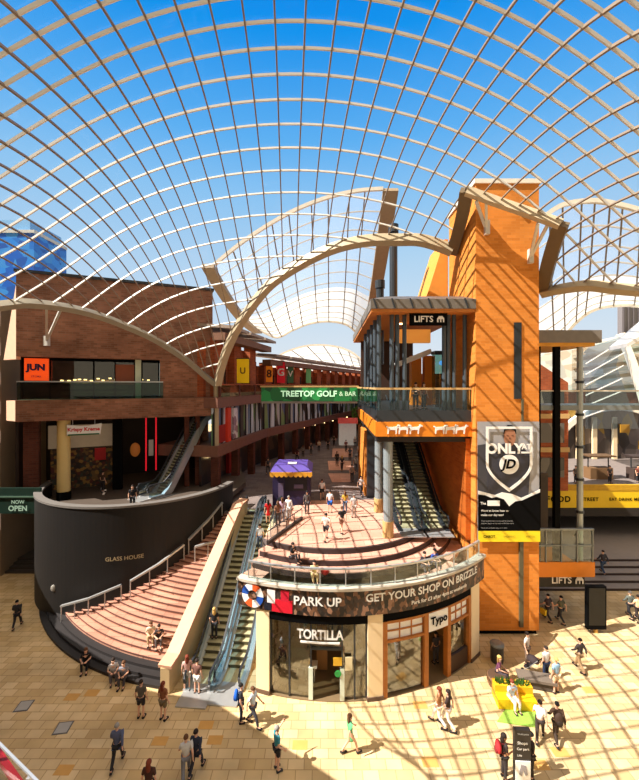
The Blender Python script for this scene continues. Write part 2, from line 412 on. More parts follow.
# ---------------------------------------------------------------- black drum wall and its raised floor
dr = thing('drum_wall', 'tall black curved wall of the raised cafe terrace', 'wall', (DRC[0], DRC[1]-DRR, 0), kind='structure')
a0, a1 = radians(-170), radians(-8)
def dl(mb): return moved(mb, (-DRC[0], -(DRC[1]-DRR), 0))
w = MB(); w.arcwall(DRC, DRR-.35, DRR, a0, a1, 0, 6.95, 60); part('wall_body', dl(w), BLACKWALL, dr)
w = MB(); w.arcwall(DRC, DRR-.42, DRR+.06, a0, a1, 6.95, 7.08, 60); part('coping', dl(w), M('grey_coping', (112,108,104), .5), dr)
tx = text_mb('GLASS HOUSE', .34, .01, .02)
def on_drum(x, y, z, a=radians(-75.5)):
    aa = a+x/DRR; r = DRR+.03-y*.5; return (DRC[0]+r*cos(aa), DRC[1]+r*sin(aa), z+3.9)
part('lettering', dl(moved(tx, fn=on_drum)), M('faint_lettering', (176,160,124), .6), dr, 'small pale lettering')
w = MB(); aa = radians(-113); cx, cy = DRC[0]+(DRR+.02)*cos(aa), DRC[1]+(DRR+.02)*sin(aa)
w.ball((cx, cy, 1.9), (.17,.1,.22), 10, 6); part('wall_lamp', dl(w), M('lamp_lens', (150,146,138), .3), dr, 'round pale wall lamp')
cf = MB(); cf.prism(arc_pts(DRC, DRR-.36, radians(-172), radians(-6), 40)+[(-6.4,33),(-9,42),(-24,40),(-22,30)], 5.6, 6.0)
struct('cafe_floor', cf, M('dim_floor', (84,74,66), .5), 'dim floor of the raised cafe terrace', 'paving')

# ---------------------------------------------------------------- left brick building
LBR = atan2(5.4, 12.0)
lb = thing('brick_building', 'long red brick building with a glazed upper shop over a dark cafe level', 'building', (-21.0, 26.6, 0), LBR)
LL = 13.16
m = MB(); m.box(-.2, LL, 0, .6, 16.4, 22.3); m.box(9.07, LL, 0, .6, 13.35, 16.4); m.box(LL-.5, LL, .6, 9, 11.9, 22.3); m.box(LL-.5, LL, 2.5, 16, 6.0, 12.5)
part('wall', m, BRICK_L, lb)
m = MB(); m.box(-.3, LL+.1, -.15, 1.0, 22.3, 22.5); m.box(-.3, LL, 1, 9, 22.2, 22.4); part('roof', m, DARKMETAL, lb)
m = MB(); m.box(-.1, LL, -.55, 7.5, 11.86, 13.35); part('floor_band', m, BRICK_L, lb, 'brick faced floor band')
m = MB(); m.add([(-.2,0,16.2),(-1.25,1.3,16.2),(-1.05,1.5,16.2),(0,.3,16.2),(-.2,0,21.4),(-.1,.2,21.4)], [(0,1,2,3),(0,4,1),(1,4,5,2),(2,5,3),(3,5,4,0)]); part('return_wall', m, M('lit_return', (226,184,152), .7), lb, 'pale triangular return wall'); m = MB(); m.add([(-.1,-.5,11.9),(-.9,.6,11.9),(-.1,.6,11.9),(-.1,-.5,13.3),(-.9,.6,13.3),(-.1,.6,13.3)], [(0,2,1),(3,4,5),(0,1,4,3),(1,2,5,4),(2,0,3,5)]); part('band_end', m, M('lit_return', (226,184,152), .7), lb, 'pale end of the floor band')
m = MB(); m.box(-.1, 9.07, .9, .96, 13.35, 16.4)
wn = part('window', m, SHOPGLASS, lb)
fr = MB()
for u in (-.05, 1.6, 4.4, 5.85, 7.2, 7.75, 9.0): fr.box(u-.05, u+.05, .84, 1.0, 13.35, 16.4)
fr.box(-.1, 9.07, .84, 1.0, 16.2, 16.4); part('window_frame', fr, BLACK, wn)
m = MB(); m.box(-.2, 9.07, 4.6, 4.8, 13.3, 16.5); m.box(-.2, -.1, .9, 4.6, 13.3, 16.5); m.box(-.2, 9.07, .6, 4.8, 16.4, 16.5)
part('shop_interior', m, DARKIN, lb)
m = MB()
for k in range(16): m.cbox((1.9+k*.42+random.uniform(-.1,.1), 3.6, 14.85+random.uniform(-.12,.12)), (.2,.2,.1))
part('display_lights', m, LAMP, lb)
m = MB()
for k in range(3): m.box(1.9, 6.6, 3.0+k*.5, 3.2+k*.5, 13.6+k*.45, 13.9+k*.45)
part('display_shelf', m, TAN, lb)
m = MB(); m.box(5.9, 7.2, .6, .8, 14.4, 16.0); part('brown_panel', m, M('rust_panel', (150,84,58), .7), lb)
m = MB(); m.box(7.28, 7.7, .4, .84, 13.35, 16.4); part('pale_pier', m, M('pale_green_pier', (206,216,190), .6), lb)
m = MB(); m.box(-.05, 9.3, -.42, -.39, 13.35, 14.6); g = part('balustrade', m, TINTGLASS, lb)
m = MB(); m.box(-.05, 9.3, -.46, -.35, 14.6, 14.68); part('handrail', m, STEEL, g)
sg = MB(); sg.box(.2, 1.62, .28, .5, 14.72, 16.3); s_ = part('sign', sg, M('orange_sign', (255,84,22), .4, emit=.5, var=.02), lb, 'square orange shop sign')
part('sign_lettering', moved(text_mb('JUN', .62, .06, .03), (.9,.26,15.65)), M('sign_ink', (40,16,60), .5), s_)
part('sign_lettering', moved(text_mb('STORE', .2, .02, .03), (.9,.26,15.0)), M('sign_ink', (40,16,60), .5), s_)
m = MB(); m.box(.15, 1.05, .2, .9, 6.0, 11.9); part('brick_pier', m, BRICK_D, lb)
m = MB(); m.tube([(2.55,.35,6.5),(2.55,.35,11.87)], .43, 20); part('column', m, M('cream_column', (226,198,130), .5, var=.05), lb, 'round cream column', smooth=False)
m = MB(); m.tube([(2.55,.35,6.0),(2.55,.35,6.6)], .46, 20); part('column_base', m, BLACK, lb)
m = MB(); m.box(5.6, 6.3, 1.6, 2.3, 6, 11.9); part('black_pier', m, BLACK, lb)
for u in (10.95, 11.8): m = MB(); m.box(u, u+.36, .3, .9, 6.0, 11.9); part('brick_pier', m, BRICK_D, lb)
m = MB(); m.box(-.5, LL, 7.4, 7.6, 6, 11.9); m.box(-.5, -.3, 1, 7.4, 6, 11.9); part('cafe_back_wall', m, DARKIN, lb)
m = MB(); m.box(1.1, 5.6, 2.8, 3.0, 9.4, 11.2); part('cafe_fascia', m, M('beige_fascia', (186,164,134), .6, emit=.12), lb)  # faint self-glow lifts the fascia out of the dark
m = MB(); m.box(1.1, 5.5, 3.6, 4.1, 6.0, 9.2)
part('cafe_display', m, patch_mat('cafe_goods', [(70,44,26),(98,70,36),(52,34,24),(126,90,40),(50,50,38),(76,34,26),(40,30,24)], 4.5, rough=.7, emit=.1), lb)
m = MB(); m.box(4.2, 5.0, 3.2, 3.3, 8.2, 9.2); part('red_panel', m, RED, lb)
m = MB(); m.ball((7.2, 3.0, 8.9), (.4,.2,.6), 12, 8); part('lit_poster', m, M('lit_poster', (200,120,50), .5, emit=.12), lb)
for u in (8.0, 8.75): m = MB(); m.box(u, u+.1, 1.2, 1.3, 7.4, 11.9); part('red_strip', m, M('red_neon', (230,20,40), .5, emit=.6), lb)
m = MB(); m.box(8.25, 8.6, 1.25, 1.35, 8.6, 9.9); part('white_notice', m, M('dull_notice', (176,170,166), .6), lb)
m = MB(); m.cbox((3.0,5.0,11.6), (.6,.3,.05)); m.cbox((4.6,5.0,11.6), (.6,.3,.05)); m.cbox((7.4,5.0,11.6), (.6,.3,.05)); part('ceiling_lights', m, LAMP, lb)
bw = thing('hanging_sign', 'small white bow-tie shaped hanging sign by the cream column', 'sign', (-21.0+4.0*.912-.0, 26.6+4.0*.41-.25, 11.1), LBR)
m = MB(); m.plate([(-1.05,-.38),(-.3,-.3),(.3,-.3),(1.05,-.38),(1.15,.45),(.3,.3),(-.3,.3),(-1.05,.42)], -.05, .05); part('board', m, WHITE, bw)
m = MB(); m.plate([(-1.0,-.38),(1.0,-.38),(1.0,-.28),(-1.0,-.28)], -.07, .06); part('edge', m, GREEN, bw)
part('lettering', moved(text_mb('Krispy Kreme', .36, .035, .07), (0,0,.04)), RED, bw)
for s in (-.7, .7): m = MB(); m.tube([(s,0,.3),(s,0,.8)], .02, 6); part('hanger', m, STEEL, bw)
e3 = escalator('escalator', 'dim escalator inside the brick building behind the drum', 5.9, 4.2, glass=BLUEGLASS, loc=(-12.9, 28.4, 6.0), rz=radians(-30))

# low dark annex, awning and steps under the left edge
an = thing('dark_annex', 'dark shop front in shade beyond the left end of the drum', 'building', (-24, 33, 0))
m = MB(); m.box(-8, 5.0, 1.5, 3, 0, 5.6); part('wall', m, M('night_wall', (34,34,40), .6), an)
m = MB()
for k in range(6): m.box(-5+k*1.5, -3.9+k*1.5, 1.4, 1.5, .9, 4.6)
part('window', m, M('dim_blue_window', (58,66,88), .2, var=.3), an)
for k in range(4):
    m = MB(); m.box(-32, -18.3, 29.0+k*.4, 29.4+k*.4+(3 if k == 3 else 0), 0, .16*(k+1)); struct('annex_step', m, M('dark_step', (70,64,60), .7), 'dark steps to the shaded shop front', 'step')
aw = thing('green_awning', 'dark green hoarding reading NOW OPEN at the left edge', 'sign', (-20.6, 26.0, 5.6))
m = MB(); m.box(-3.2, 1.5, 0, .15, .0, 1.75); part('board', m, M('dark_green_board', (16,44,34), .5), aw)
m = MB(); m.box(-3.2, 1.5, -.08, .2, 1.1, 1.2); part('trim', m, M('green_trim', (70,96,80), .5), aw)
part('lettering', moved(text_mb('NOW', .34, .02), (.0,-.03,.8)), M('mint_letters', (150,180,160), .5, emit=.2), aw)
part('lettering', moved(text_mb('OPEN', .5, .03), (.0,-.03,.36)), M('mint_letters', (150,180,160), .5, emit=.2), aw)
for s in (-2.8, 1.2): m = MB(); m.box(s-.06, s+.06, .02, .14, -5.6, 0); part('post', m, DARKMETAL, aw)

# far-left neighbour: pale block that also shades the drum
nb_ = thing('pale_neighbour_building', 'pale beige building at the far left edge', 'building', (-27, 25, 0))
m = MB(); m.box(-9, 3.0, 3.6, 15, 0, 20.5); part('wall', m, M('beige_render', (142,124,102), .8, var=.2, scale=.6), nb_)
m = MB()
for k in range(5):
    for j in range(3): m.box(-5+j*2.6, -3.4+j*2.6, 3.5, 3.6, 8.2+k*2.4, 9.6+k*2.4)
part('window', m, M('dusky_window', (70,72,78), .2), nb_)
m = MB()
for k in range(6): m.box(1.6, 2.9, 3.35, 3.6, 7.5+k*2.2, 7.9+k*2.2)
part('ledge', m, M('rust_ledge', (120,84,60), .7), nb_)
m = MB(); m.tube([(1.2,3.2,8.0),(1.4,3.1,10),(1.9,3.0,11.5)], .25, 8); part('sculpture_stem', m, STONE, nb_)
tw = thing('glass_tower', 'blue glass tower block behind the left roof', 'building', (-62, 78, 0))
m = MB(); m.box(-16, 3.4, 0, 10, 0, 46); part('wall', m, patch_mat('blue_cladding', [(18,92,190),(40,130,220),(24,84,170),(52,136,214),(30,110,200)], .5, (1,1,1.6), .3), tw)
m = MB(); m.box(-16, 2.2, .5, 10, 46, 48.5); part('penthouse', m, M('sky_cladding', (120,176,226), .4), tw)
m = MB(); m.box(-16, 3.6, -.2, 10, 45.6, 46.2); part('cornice', m, M('pale_cornice', (190,190,184), .5), tw)

# unseen block, its outline shaped to throw shade over the near left plaza
ob = thing('plaza_shade_block', 'unseen tall block added to shade the near left side of the plaza', 'building', (-30, 0, 0), kind='structure')
P = [(-12,5.3),(-15.6,7.7),(-22.1,11.8),(-25.5,12.5),(-32.5,16.7),(-35.5,22),(-41,26),(-46,26),(-46,-12),(-12,-12)]
m = MB(); m.prism([(x+30, y) for x, y in P], 0, 20); part('wall', m, BRICK_L, ob)
m = MB(); m.prism([(x+30, y) for x, y in P], 20, 20.15); part('roof', m, GREYMETAL, ob)

# ---------------------------------------------------------------- left side of the upper street
def shop_row(name, label, p0, d, SL, roofz, bay=4.6, kind=0):
    """a run of arcaded shops: local +x runs up the street, +y away from it"""
    r = thing(name, label, 'building', (p0[0], p0[1], 5.2), atan2(d[1], d[0])); Z = -5.2
    def P(nm, mb, mt, lab=None): return part(nm, moved(mb, (0,0,Z)), mt, r, lab)
    for z0, z1 in ((8.5,9.4),(12.5,13.4)): m = MB(); m.box(-.2, SL, -.35, 5, z0, z1); P('floor_band', m, M('brown_band', (122,82,66), .8, var=.2))
    m = MB(); m.box(0, SL, 1.2, 1.4, 5.2, 8.5); P('shopfront', m, patch_mat('street_shopfront', [(38,32,32),(54,46,44),(28,24,26),(84,66,52),(46,40,44),(60,34,30),(34,30,30)], .8, (1,1,.6), .3))
    m = MB(); m.box(0, SL, .1, .3, 9.4, 12.5); P('shop_window', m, patch_mat('first_floor_window', [(42,36,34),(150,150,146),(36,40,42),(180,184,186),(96,120,76),(40,34,34),(64,84,110),(34,30,30)], 1.1, (1,1,.22), .3, emit=.10))  # panes and posters get a slight self-glow to brighten them
    m = MB(); m.box(0, SL, 1.0, 5, 13.4, roofz-1.0); P('upper_wall', m, BRICK_ST)
    m = MB(); m.box(0, SL, -.4, -.37, 13.4, 14.4); P('balustrade', m, glass_mat('dark_gallery_glass', (90,84,84), .1, .5))
    m = MB(); m.box(0, SL, -.45, -.32, 14.4, 14.5); P('handrail', m, BRICK_ST)
    n = int(SL/bay)
    for k in range(n):
        m = MB(); u = k*bay
        m.add([(u,-1.6,roofz),(u+bay-.5,-1.6,roofz),(u+bay-.5,5,roofz+.6),(u,5,roofz+.6),(u,-1.6,roofz+.25),(u+bay-.5,-1.6,roofz+.25),(u+bay-.5,5,roofz+.85),(u,5,roofz+.85)],
          [(0,3,2,1),(4,5,6,7),(0,1,5,4),(1,2,6,5),(2,3,7,6),(3,0,4,7)])
        P('roof_plate', m, M('weathered_roof', (150,132,116), .6, var=.2))
        m = MB(); m.box(u, u+.5, -.3, .35, 5.2, 8.5); P('pier', m, BRICK_D)
        for q in range(3): m = MB(); m.box(u+q*bay/3, u+q*bay/3+.22, .02, .12, 9.4, 12.5); P('mullion_pier', m, M('dark_mullion', (46,38,36), .6))
        m = MB(); m.box(u, u+.3, -.42, -.3, 13.4, 14.5); P('gallery_post', m, BRICK_D)
        m = MB(); m.box(u+.6, u+2.3, .3, 1.0, 13.4, roofz-.6); P('brick_pier', m, BRICK_ST)
        m = MB(); m.box(u+2.7, u+bay-.1, .85, 1.02, 13.5, roofz-2.0); P('window', m, M('dark_street_window', (34,36,42), .2))
        m = MB(); m.cbox((u+1.6, .9, 8.1), (.35,.3,.12)); P('downlight', m, LAMP)
    m = MB(); m.box(0, SL, -.9, .2, roofz-.9, roofz-.3); P('eaves_beam', m, M('brown_beam', (122,84,62), .7))
    return r, P
SD1 = (.19/1.018, 1/1.018); SD2 = (.376, .927)
C1 = (-8.6, 31.2); C2 = (C1[0]+SD1[0]*12.2, C1[1]+SD1[1]*12.2)
r1, P1 = shop_row('shop_row_building', 'brown brick arcaded shops at the near left side of the street', C1, SD1, 12.2, 19.0, 4.06)
m = MB(); m.box(2.2, 2.9, -.15, .1, 9.4, 12.4); P1('red_column', m, M('red_orange', (214,60,36), .5))
m = MB(); m.box(3.6, 4.5, -.1, .05, 9.5, 12.3); P1('white_poster', m, patch_mat('white_poster', [(210,204,206),(176,150,160),(150,120,130),(225,220,220)], 1.5))
m = MB(); m.box(.4, 2.0, -.02, .05, 9.5, 11.0); P1('red_display', m, M('red_shopfront', (150,24,24), .5))
m = MB(); m.box(4.8, 6.6, .9, 1.2, 5.3, 8.2); P1('red_shopfront', m, M('red_shopfront', (150,24,24), .5))
r2, P2 = shop_row('curved_shop_row_building', 'further run of arcaded shops where the street bends to the right', C2, SD2, 56, 17.6, 4.0)
def banner(px0, px1, y0, y1, Y, rgb, label, mark=None):
    x, y, z = at((px0+px1)/2, y1, Y); w = (px1-px0)/FPX*Y; h = (y1-y0)/FPX*Y
    b = thing('banner', label, 'banner', (x, y, z), 0, 'projecting banners along the upper gallery')
    m = MB(); m.box(-w/2, w/2, -.05, .05, 0, h); part('cloth', m, M('banner_%d_%d_%d' % rgb, rgb, .6, emit=.15), b)
    m = MB(); m.tube([(-w/2-.25,0,h+.05),(w/2,0,h+.05)], .05, 6); part('bracket', m, DARKMETAL, b)
    if mark: part('emblem', moved(text_mb(mark[0], mark[1], .03, .07), (0,-.06,h*.5)), mark[2], b)
banner(237, 249, 359, 383, 36.2, (244,196,12), 'large yellow banner nearest the arch springing', ('U', .8, M('banner_ink', (120,84,10), .6)))
banner(266, 272.5, 366, 382, 43.2, (232,128,20), 'orange banner with a dark figure in the upper gallery', ('8', 1.2, M('banner_dark', (80,30,10), .6)))
banner(277, 285, 362, 383, 45.6, (206,22,40), 'red banner with white mark in the upper gallery', ('G', 1.2, WHITE))
banner(287.5, 293.5, 365, 383, 48.2, (60,92,60), 'dark green banner with white tick in the upper gallery', ('V', 1.0, WHITE))
banner(306, 311, 369, 383, 54, (110,170,110), 'pale green banner far along the upper gallery')
# street end and right side of the street
rb = thing('street_corner_building', 'brown building on the right side of the street beyond the lift pavilion', 'building', (4.5, 38, 0), atan2(.987,.158))
m = MB(); m.box(0, 66, -8, -.3, 5.2, 15.5); part('wall', m, BRICK_ST, rb)
m = MB()
for k in range(14): m.box(k*4.6+.8, k*4.6+3.8, -.32, -.2, 5.3, 8.4)
part('shopfront', m, patch_mat('right_shopfront', [(50,44,44),(96,84,70),(36,32,32),(140,120,90),(60,40,36)], .8, (1,1,.7), .3), rb)
m = MB(); m.box(0, 66, -.4, .4, 8.5, 9.3); m.box(0, 66, -.4, .4, 12.4, 13.2); part('floor_band', m, M('tan_band', (186,150,110), .7), rb)
eb = thing('market_stall', 'white stall with red awning at the far bend of the street', 'stall', (4.3, 58, 5.2))
m = MB(); m.box(-1.3,1.3,0,1.5,0,3.4); part('hoarding', m, M('white_hoarding', (236,234,226), .6, emit=.15), eb)
m = MB(); m.add([(-1.5,-.9,3.4),(1.5,-.9,3.4),(1.5,0,4.2),(-1.5,0,4.2)], [(0,1,2,3)]); part('awning', m, M('red_awning', (206,74,70), .6), eb)
tr_ = thing('street_tree', 'small green tree at the far end of the street', 'tree', (6.6, 62, 5.2))
m = MB(); m.tube([(0,0,0),(.1,0,1.5),(0,.1,3.4)], .14, 7); part('trunk', m, M('bark', (90,70,52), .8), tr_)
m = MB()
for k in range(260):
    a = random.uniform(0, 6.28); t = random.uniform(-1, 1); q = random.uniform(.5, 1)**.5; c = (1.5*q*cos(a)*sqrt(1-t*t), 1.5*q*sin(a)*sqrt(1-t*t), 4.2+1.7*q*t); d = random.uniform(0, 6.28)
    m.add([(c[0]-.2*cos(d),c[1]-.2*sin(d),c[2]-.1),(c[0]+.2*cos(d),c[1]+.2*sin(d),c[2]-.05),(c[0]+.05,c[1]-.05,c[2]+.25)], [(0,1,2)])
part('foliage', m, M('tree_leaves', (84,124,50), .7, var=.4), tr_)
def partw(name, mb, mat, root, label=None, smooth=False):
    """part given in world coordinates (for things that are not rotated)"""
    l = root.location; moved(mb, (-l[0], -l[1], -l[2])); return part(name, mb, mat, root, label, smooth)
def band(mb, r0, r1, t0, t1, z0, z1, n=12):
    return mb.arcwall(SHOPC, r0, r1, radians(-90+t0), radians(-90+t1), z0, z1, n)
R = 11.15
def on_shop(t0, z0, r=R):
    def f(x, y, z):
        a = radians(-90+t0)+x/r; rr = r-y
        return (SHOPC[0]+rr*cos(a), SHOPC[1]+rr*sin(a), z0+z)
    return f
# ---------------------------------------------------------------- curved corner shop under the terrace
sh = thing('corner_shop', 'curved corner shop block with printed fascia under the round terrace', 'building', (0.8, 17.3, 0))
for t0, t1 in ((-19.7,-16.3), (7.2,10.8), (39.2,43.6)):
    m = MB(); band(m, R-.55, R+.06, t0, t1, .18, 3.98, 4); partw('pillar', m, STONE, sh, 'cream stone pillar')
    m = MB(); band(m, R-.6, R+.1, t0-.2, t1+.2, 0, .18, 4); partw('pillar_base', m, M('brown_base', (94,72,58), .6), sh)
m = MB(); band(m, R-.1, R+.12, -24.6, 46.0, 3.95, 5.12, 60)
fa = partw('fascia', m, patch_mat('crowd_print', [(58,40,30),(84,58,40),(44,34,30),(120,84,60),(66,52,46),(36,30,28),(150,112,88),(52,44,40)], 6.5, (1,1,.7), .5), sh, 'printed fascia showing a blurred crowd')
m = MB(); band(m, R-.2, R+.22, -24.8, 46.2, 5.12, 5.24, 60); partw('coping', m, M('grey_stone_coping', (196,184,166), .6), sh)
for body, size, t, z, mt in (('PARK UP', .55, -4.6, 4.60, WHITE), ('GET YOUR SHOP ON BRIZZLE', .50, 23.9, 4.74, WHITE), ('Park for £3 after 4pm at weekends', .25, 27.0, 4.27, WHITE)):
    o = partw('fascia_lettering', moved(text_mb(body, size, .022, .15), fn=on_shop(t, z)), mt, sh)
for rgb, t0, t1, z0, z1 in (((210,20,44),-15.4,-10.4,3.98,4.55), ((196,24,50),-13.2,-11.2,4.5,5.0), ((236,232,230),-16.6,-14.6,4.35,4.95), ((22,26,40),-17.4,-15.6,4.0,4.35)):
    m = MB(); band(m, R+.12, R+.14, t0, t1, z0, z1, 6); partw('printed_patch', m, M('print_%d_%d_%d' % rgb, rgb, .6), sh)
# life ring picture at the left end of the fascia
for k in range(8):
    m = MB(); vs = []; n = 6; a0 = pi*2*k/8; a1 = pi*2*(k+1)/8
    ring = [(.56*cos(a0+(a1-a0)*i/n), .56*sin(a0+(a1-a0)*i/n)) for i in range(n+1)]+[(.24*cos(a1-(a1-a0)*i/n), .24*sin(a1-(a1-a0)*i/n)) for i in range(n+1)]
    m.plate(ring, -.17, -.13); partw('ring_print', moved(m, fn=on_shop(-20.4, 4.55)), [M('print_white', (240,236,230), .6), M('print_orange', (226,92,40), .6), M('print_white', (240,236,230), .6), M('print_blue', (30,80,170), .6)][k % 4], sh)
m = MB(); band(m, R-.3, R+.02, -16.3, 7.2, 3.52, 3.96, 24); band(m, R-.3, R+.02, 10.8, 39.2, 3.52, 3.96, 24); partw('header', m, BLACK, sh)
for t0, t1, zz in ((1.2,7.2,.05), (-6.2,1.2,2.35), (-16.3,-6.2,.05)): m = MB(); band(m, R-.16, R-.12, t0, t1, zz, 3.52, 10); gl = partw('shop_window', m, SHOPGLASS, sh)
m = MB()
for t in (-16.2, -11.4, -6.2, 1.2, 4.2, 7.1): band(m, R-.2, R-.06, t-.18, t+.18, .05, 3.52, 2)
band(m, R-.2, R-.06, -6.2, 1.2, 2.3, 2.4, 8); moved(m, (-.8,-17.3,0)); part('window_frame', m, DARKMETAL, gl)
m = MB()
for t in (-6.2, 1.2): band(m, R-.12, R+.0, t-.5, t+.5, .05, 1.5, 2)
partw('door_post', m, M('pale_door_post', (196,206,190), .5), sh)
partw('sign_lettering', moved(moved(text_mb('TORTILLA', .6, .03, .06, space=.95), fn=lambda X, Y, Z: (X*.8, Y, Z)), fn=on_shop(-4.0, 3.05)), WHITE, sh, 'white TORTILLA lettering')
m = MB(); band(m, R+.0, R+.06, -8.6, .6, 2.66, 2.73, 10); partw('sign_underline', m, WHITE, sh)
m = MB(); m.plate([(.15*cos(2*pi*k/14), .15*sin(2*pi*k/14)) for k in range(14)], -.03, 0); partw('green_sticker', moved(m, fn=on_shop(.2, 1.3)), M('sticker_green', (40,150,70), .5, emit=.1), sh)
m = MB(); m.box(-.2, .2, -.03, 0, -.18, .18); partw('yellow_notice', moved(m, fn=on_shop(.1, 1.85)), M('notice_yellow', (206,160,40), .5), sh)
m = MB(); m.box(-.16, .16, -.03, 0, -.3, .3); partw('pale_notice', moved(m, fn=on_shop(2.7, 1.75)), M('notice_pale', (214,200,160), .5), sh)
# interior
m = MB(); band(m, R-5.0, R-4.8, -19.7, 43.9, .0, 4.0, 40); partw('interior_wall', m, patch_mat('shop_goods', [(120,92,50),(86,66,40),(60,48,34),(150,120,70),(100,80,48),(44,38,30),(130,96,60)], 1.1, rough=.7, emit=.28), sh)  # self-glow of the goods stands in for interior light
m = MB(); band(m, R-5.0, R-.0, -19.7, 43.9, .0, .04, 40); partw('interior_floor', m, M('shop_floor', (120,100,74), .4), sh)
m = MB(); band(m, R-4.9, R-.1, -24.5, 46, 3.96, 4.24, 40); partw('ledge_roof', m, PINKSTONE, sh)
m = MB(); band(m, R-2.6, R-1.8, -15, -9, .04, 1.1, 8); partw('counter', m, M('counter_white', (206,200,190), .5), sh)
for k in range(4): m = MB(); band(m, R-1.4, R-.9, -14+k*2.4, -12.4+k*2.4, .8, .86, 4); band(m, R-1.2, R-1.1, -13.3+k*2.4, -13.1+k*2.4, 0, .8, 2); partw('table', m, M('table_white', (222,214,204), .5), sh)
m = MB(); band(m, R-1.9, R-1.8, -5.8, -2.5, .1, 2.3, 4); partw('inner_panel', m, M('wood_panel', (160,112,64), .5), sh)
for t0, t1 in ((10.8,11.2), (43.4,43.9), (-19.7,-19.3)): m = MB(); band(m, R-5.0, R-.05, t0, t1, 0, 4, 2); partw('side_wall', m, TAN, sh)
for t in (-12, -5, 2, 15, 21, 27, 34): m = MB(); a = radians(-90+t); m.cbox((SHOPC[0]+(R-2.2)*cos(a), SHOPC[1]+(R-2.2)*sin(a), 3.9), (.3,.3,.08)); partw('ceiling_lamp', m, LAMP, sh)
# timber framed right half
m = MB()
for t0, t1 in ((10.8,12.0), (22.0,23.2), (29.4,30.6), (38.2,39.2)): band(m, R-.24, R+.04, t0, t1, .04, 3.52, 2)
band(m, R-.24, R+.04, 12, 38.2, 3.42, 3.54, 20); band(m, R-.2, R+.02, 12, 22, 2.52, 2.62, 8); band(m, R-.2, R+.02, 30.6, 38.2, 2.52, 2.62, 8)
partw('timber_frame', m, WOOD, sh, 'amber timber shop front frame')
for t0, t1, zz in ((12,22,.1), (30.6,38.2,.9)): m = MB(); band(m, R-.16, R-.12, t0, t1, zz, 2.52, 8); partw('shop_window', m, SHOPGLASS, sh)
for t0, t1, tt in ((12.2,21.8,(15.4,18.6)), (30.8,38.0,(33.2,35.6))):
    m = MB(); band(m, R-.16, R-.1, t0, t1, 2.62, 3.42, 8); pn = partw('white_lattice_panel', m, WHITE, sh)
    m = MB(); band(m, R-.1, R-.06, t0, t1, 2.98, 3.05, 8)
    for t in tt: band(m, R-.1, R-.06, t-.14, t+.14, 2.62, 3.42, 2)
    moved(m, (-.8,-17.3,0)); part('lattice', m, WOOD, pn)
m = MB(); band(m, R-.1, R+.06, 23.2, 29.4, 2.62, 3.5, 6); partw('name_board', m, WHITE, sh)
partw('name_lettering', moved(text_mb('Typo', .5, .035, .1), fn=on_shop(26.3, 3.1)), BLACK, sh, 'black Typo lettering')
m = MB(); band(m, R-.2, R-.04, 30.6, 38.2, .05, .9, 8); partw('dark_plinth', m, M('plinth_brown', (66,44,30), .5), sh)
# glass railing of the terrace edge
rl = thing('terrace_railing', 'curved glass and steel railing along the top of the printed fascia', 'railing', (0.8, 17.3, 5.24))
m = MB(); band(m, R-.03, R+.0, -22, 44, 5.26, 5.95, 50); partw('glass_panel', m, GLASS, rl)
m = MB(); m.sweep([(SHOPC[0]+R*cos(radians(-90+t)), SHOPC[1]+R*sin(radians(-90+t)), 6.05) for t in range(-22, 45, 2)], [(-.05,-.04),(.05,-.04),(.05,.04),(-.05,.04)]); partw('top_bar', m, STEEL, rl)
for t in range(-22, 45, 6):
    m = MB(); a = radians(-90+t); p = (SHOPC[0]+R*cos(a), SHOPC[1]+R*sin(a)); m.bar((*p, 5.24), (*p, 6.05), .05); partw('post', m, STEEL, rl)
vr = thing('escalator_void_railing', 'glass railing along the terrace edge above the escalators', 'railing', (-2.95, 23.5, DECKZ))
m = MB(); m.box(-2.97,-2.93,22.9,27.4,DECKZ+.05,DECKZ+.95); partw('glass_panel', m, GLASS, vr)
m = MB(); m.bar((-2.95,22.9,DECKZ+1.0),(-2.95,27.4,DECKZ+1.0),.09); partw('top_bar', m, DARKMETAL, vr)
for k in range(4): m = MB(); m.bar((-2.95,22.9+k*1.5,DECKZ),(-2.95,22.9+k*1.5,DECKZ+1),.05); partw('post', m, STEEL, vr)
m = MB(); m.box(-3.3,-2.95,23.3,27.0,3.9,DECKZ); struct('trim_1', m, STONE, 'stone edge of the escalator opening', 'trim')

kr = thing('terrace_kerb_rail', 'low dark rail running diagonally across the left side of the terrace', 'railing', (-2.2, 23.4, DECKZ))
m = MB(); m.bar((-3.0,21.9,DECKZ+.1),(-1.2,26.0,DECKZ+.1),.14,.2); partw('kerb', m, M('dark_kerb', (64,54,50), .6), kr)
m = MB(); m.bar((-3.0,21.9,DECKZ+.75),(-1.2,26.0,DECKZ+.75),.05); partw('top_bar', m, DARKMETAL, kr)
for k in range(5): m = MB(); p_ = (-3.0+.45*k, 21.9+1.025*k); m.bar((*p_, DECKZ), (*p_, DECKZ+.75), .04); partw('post', m, DARKMETAL, kr)
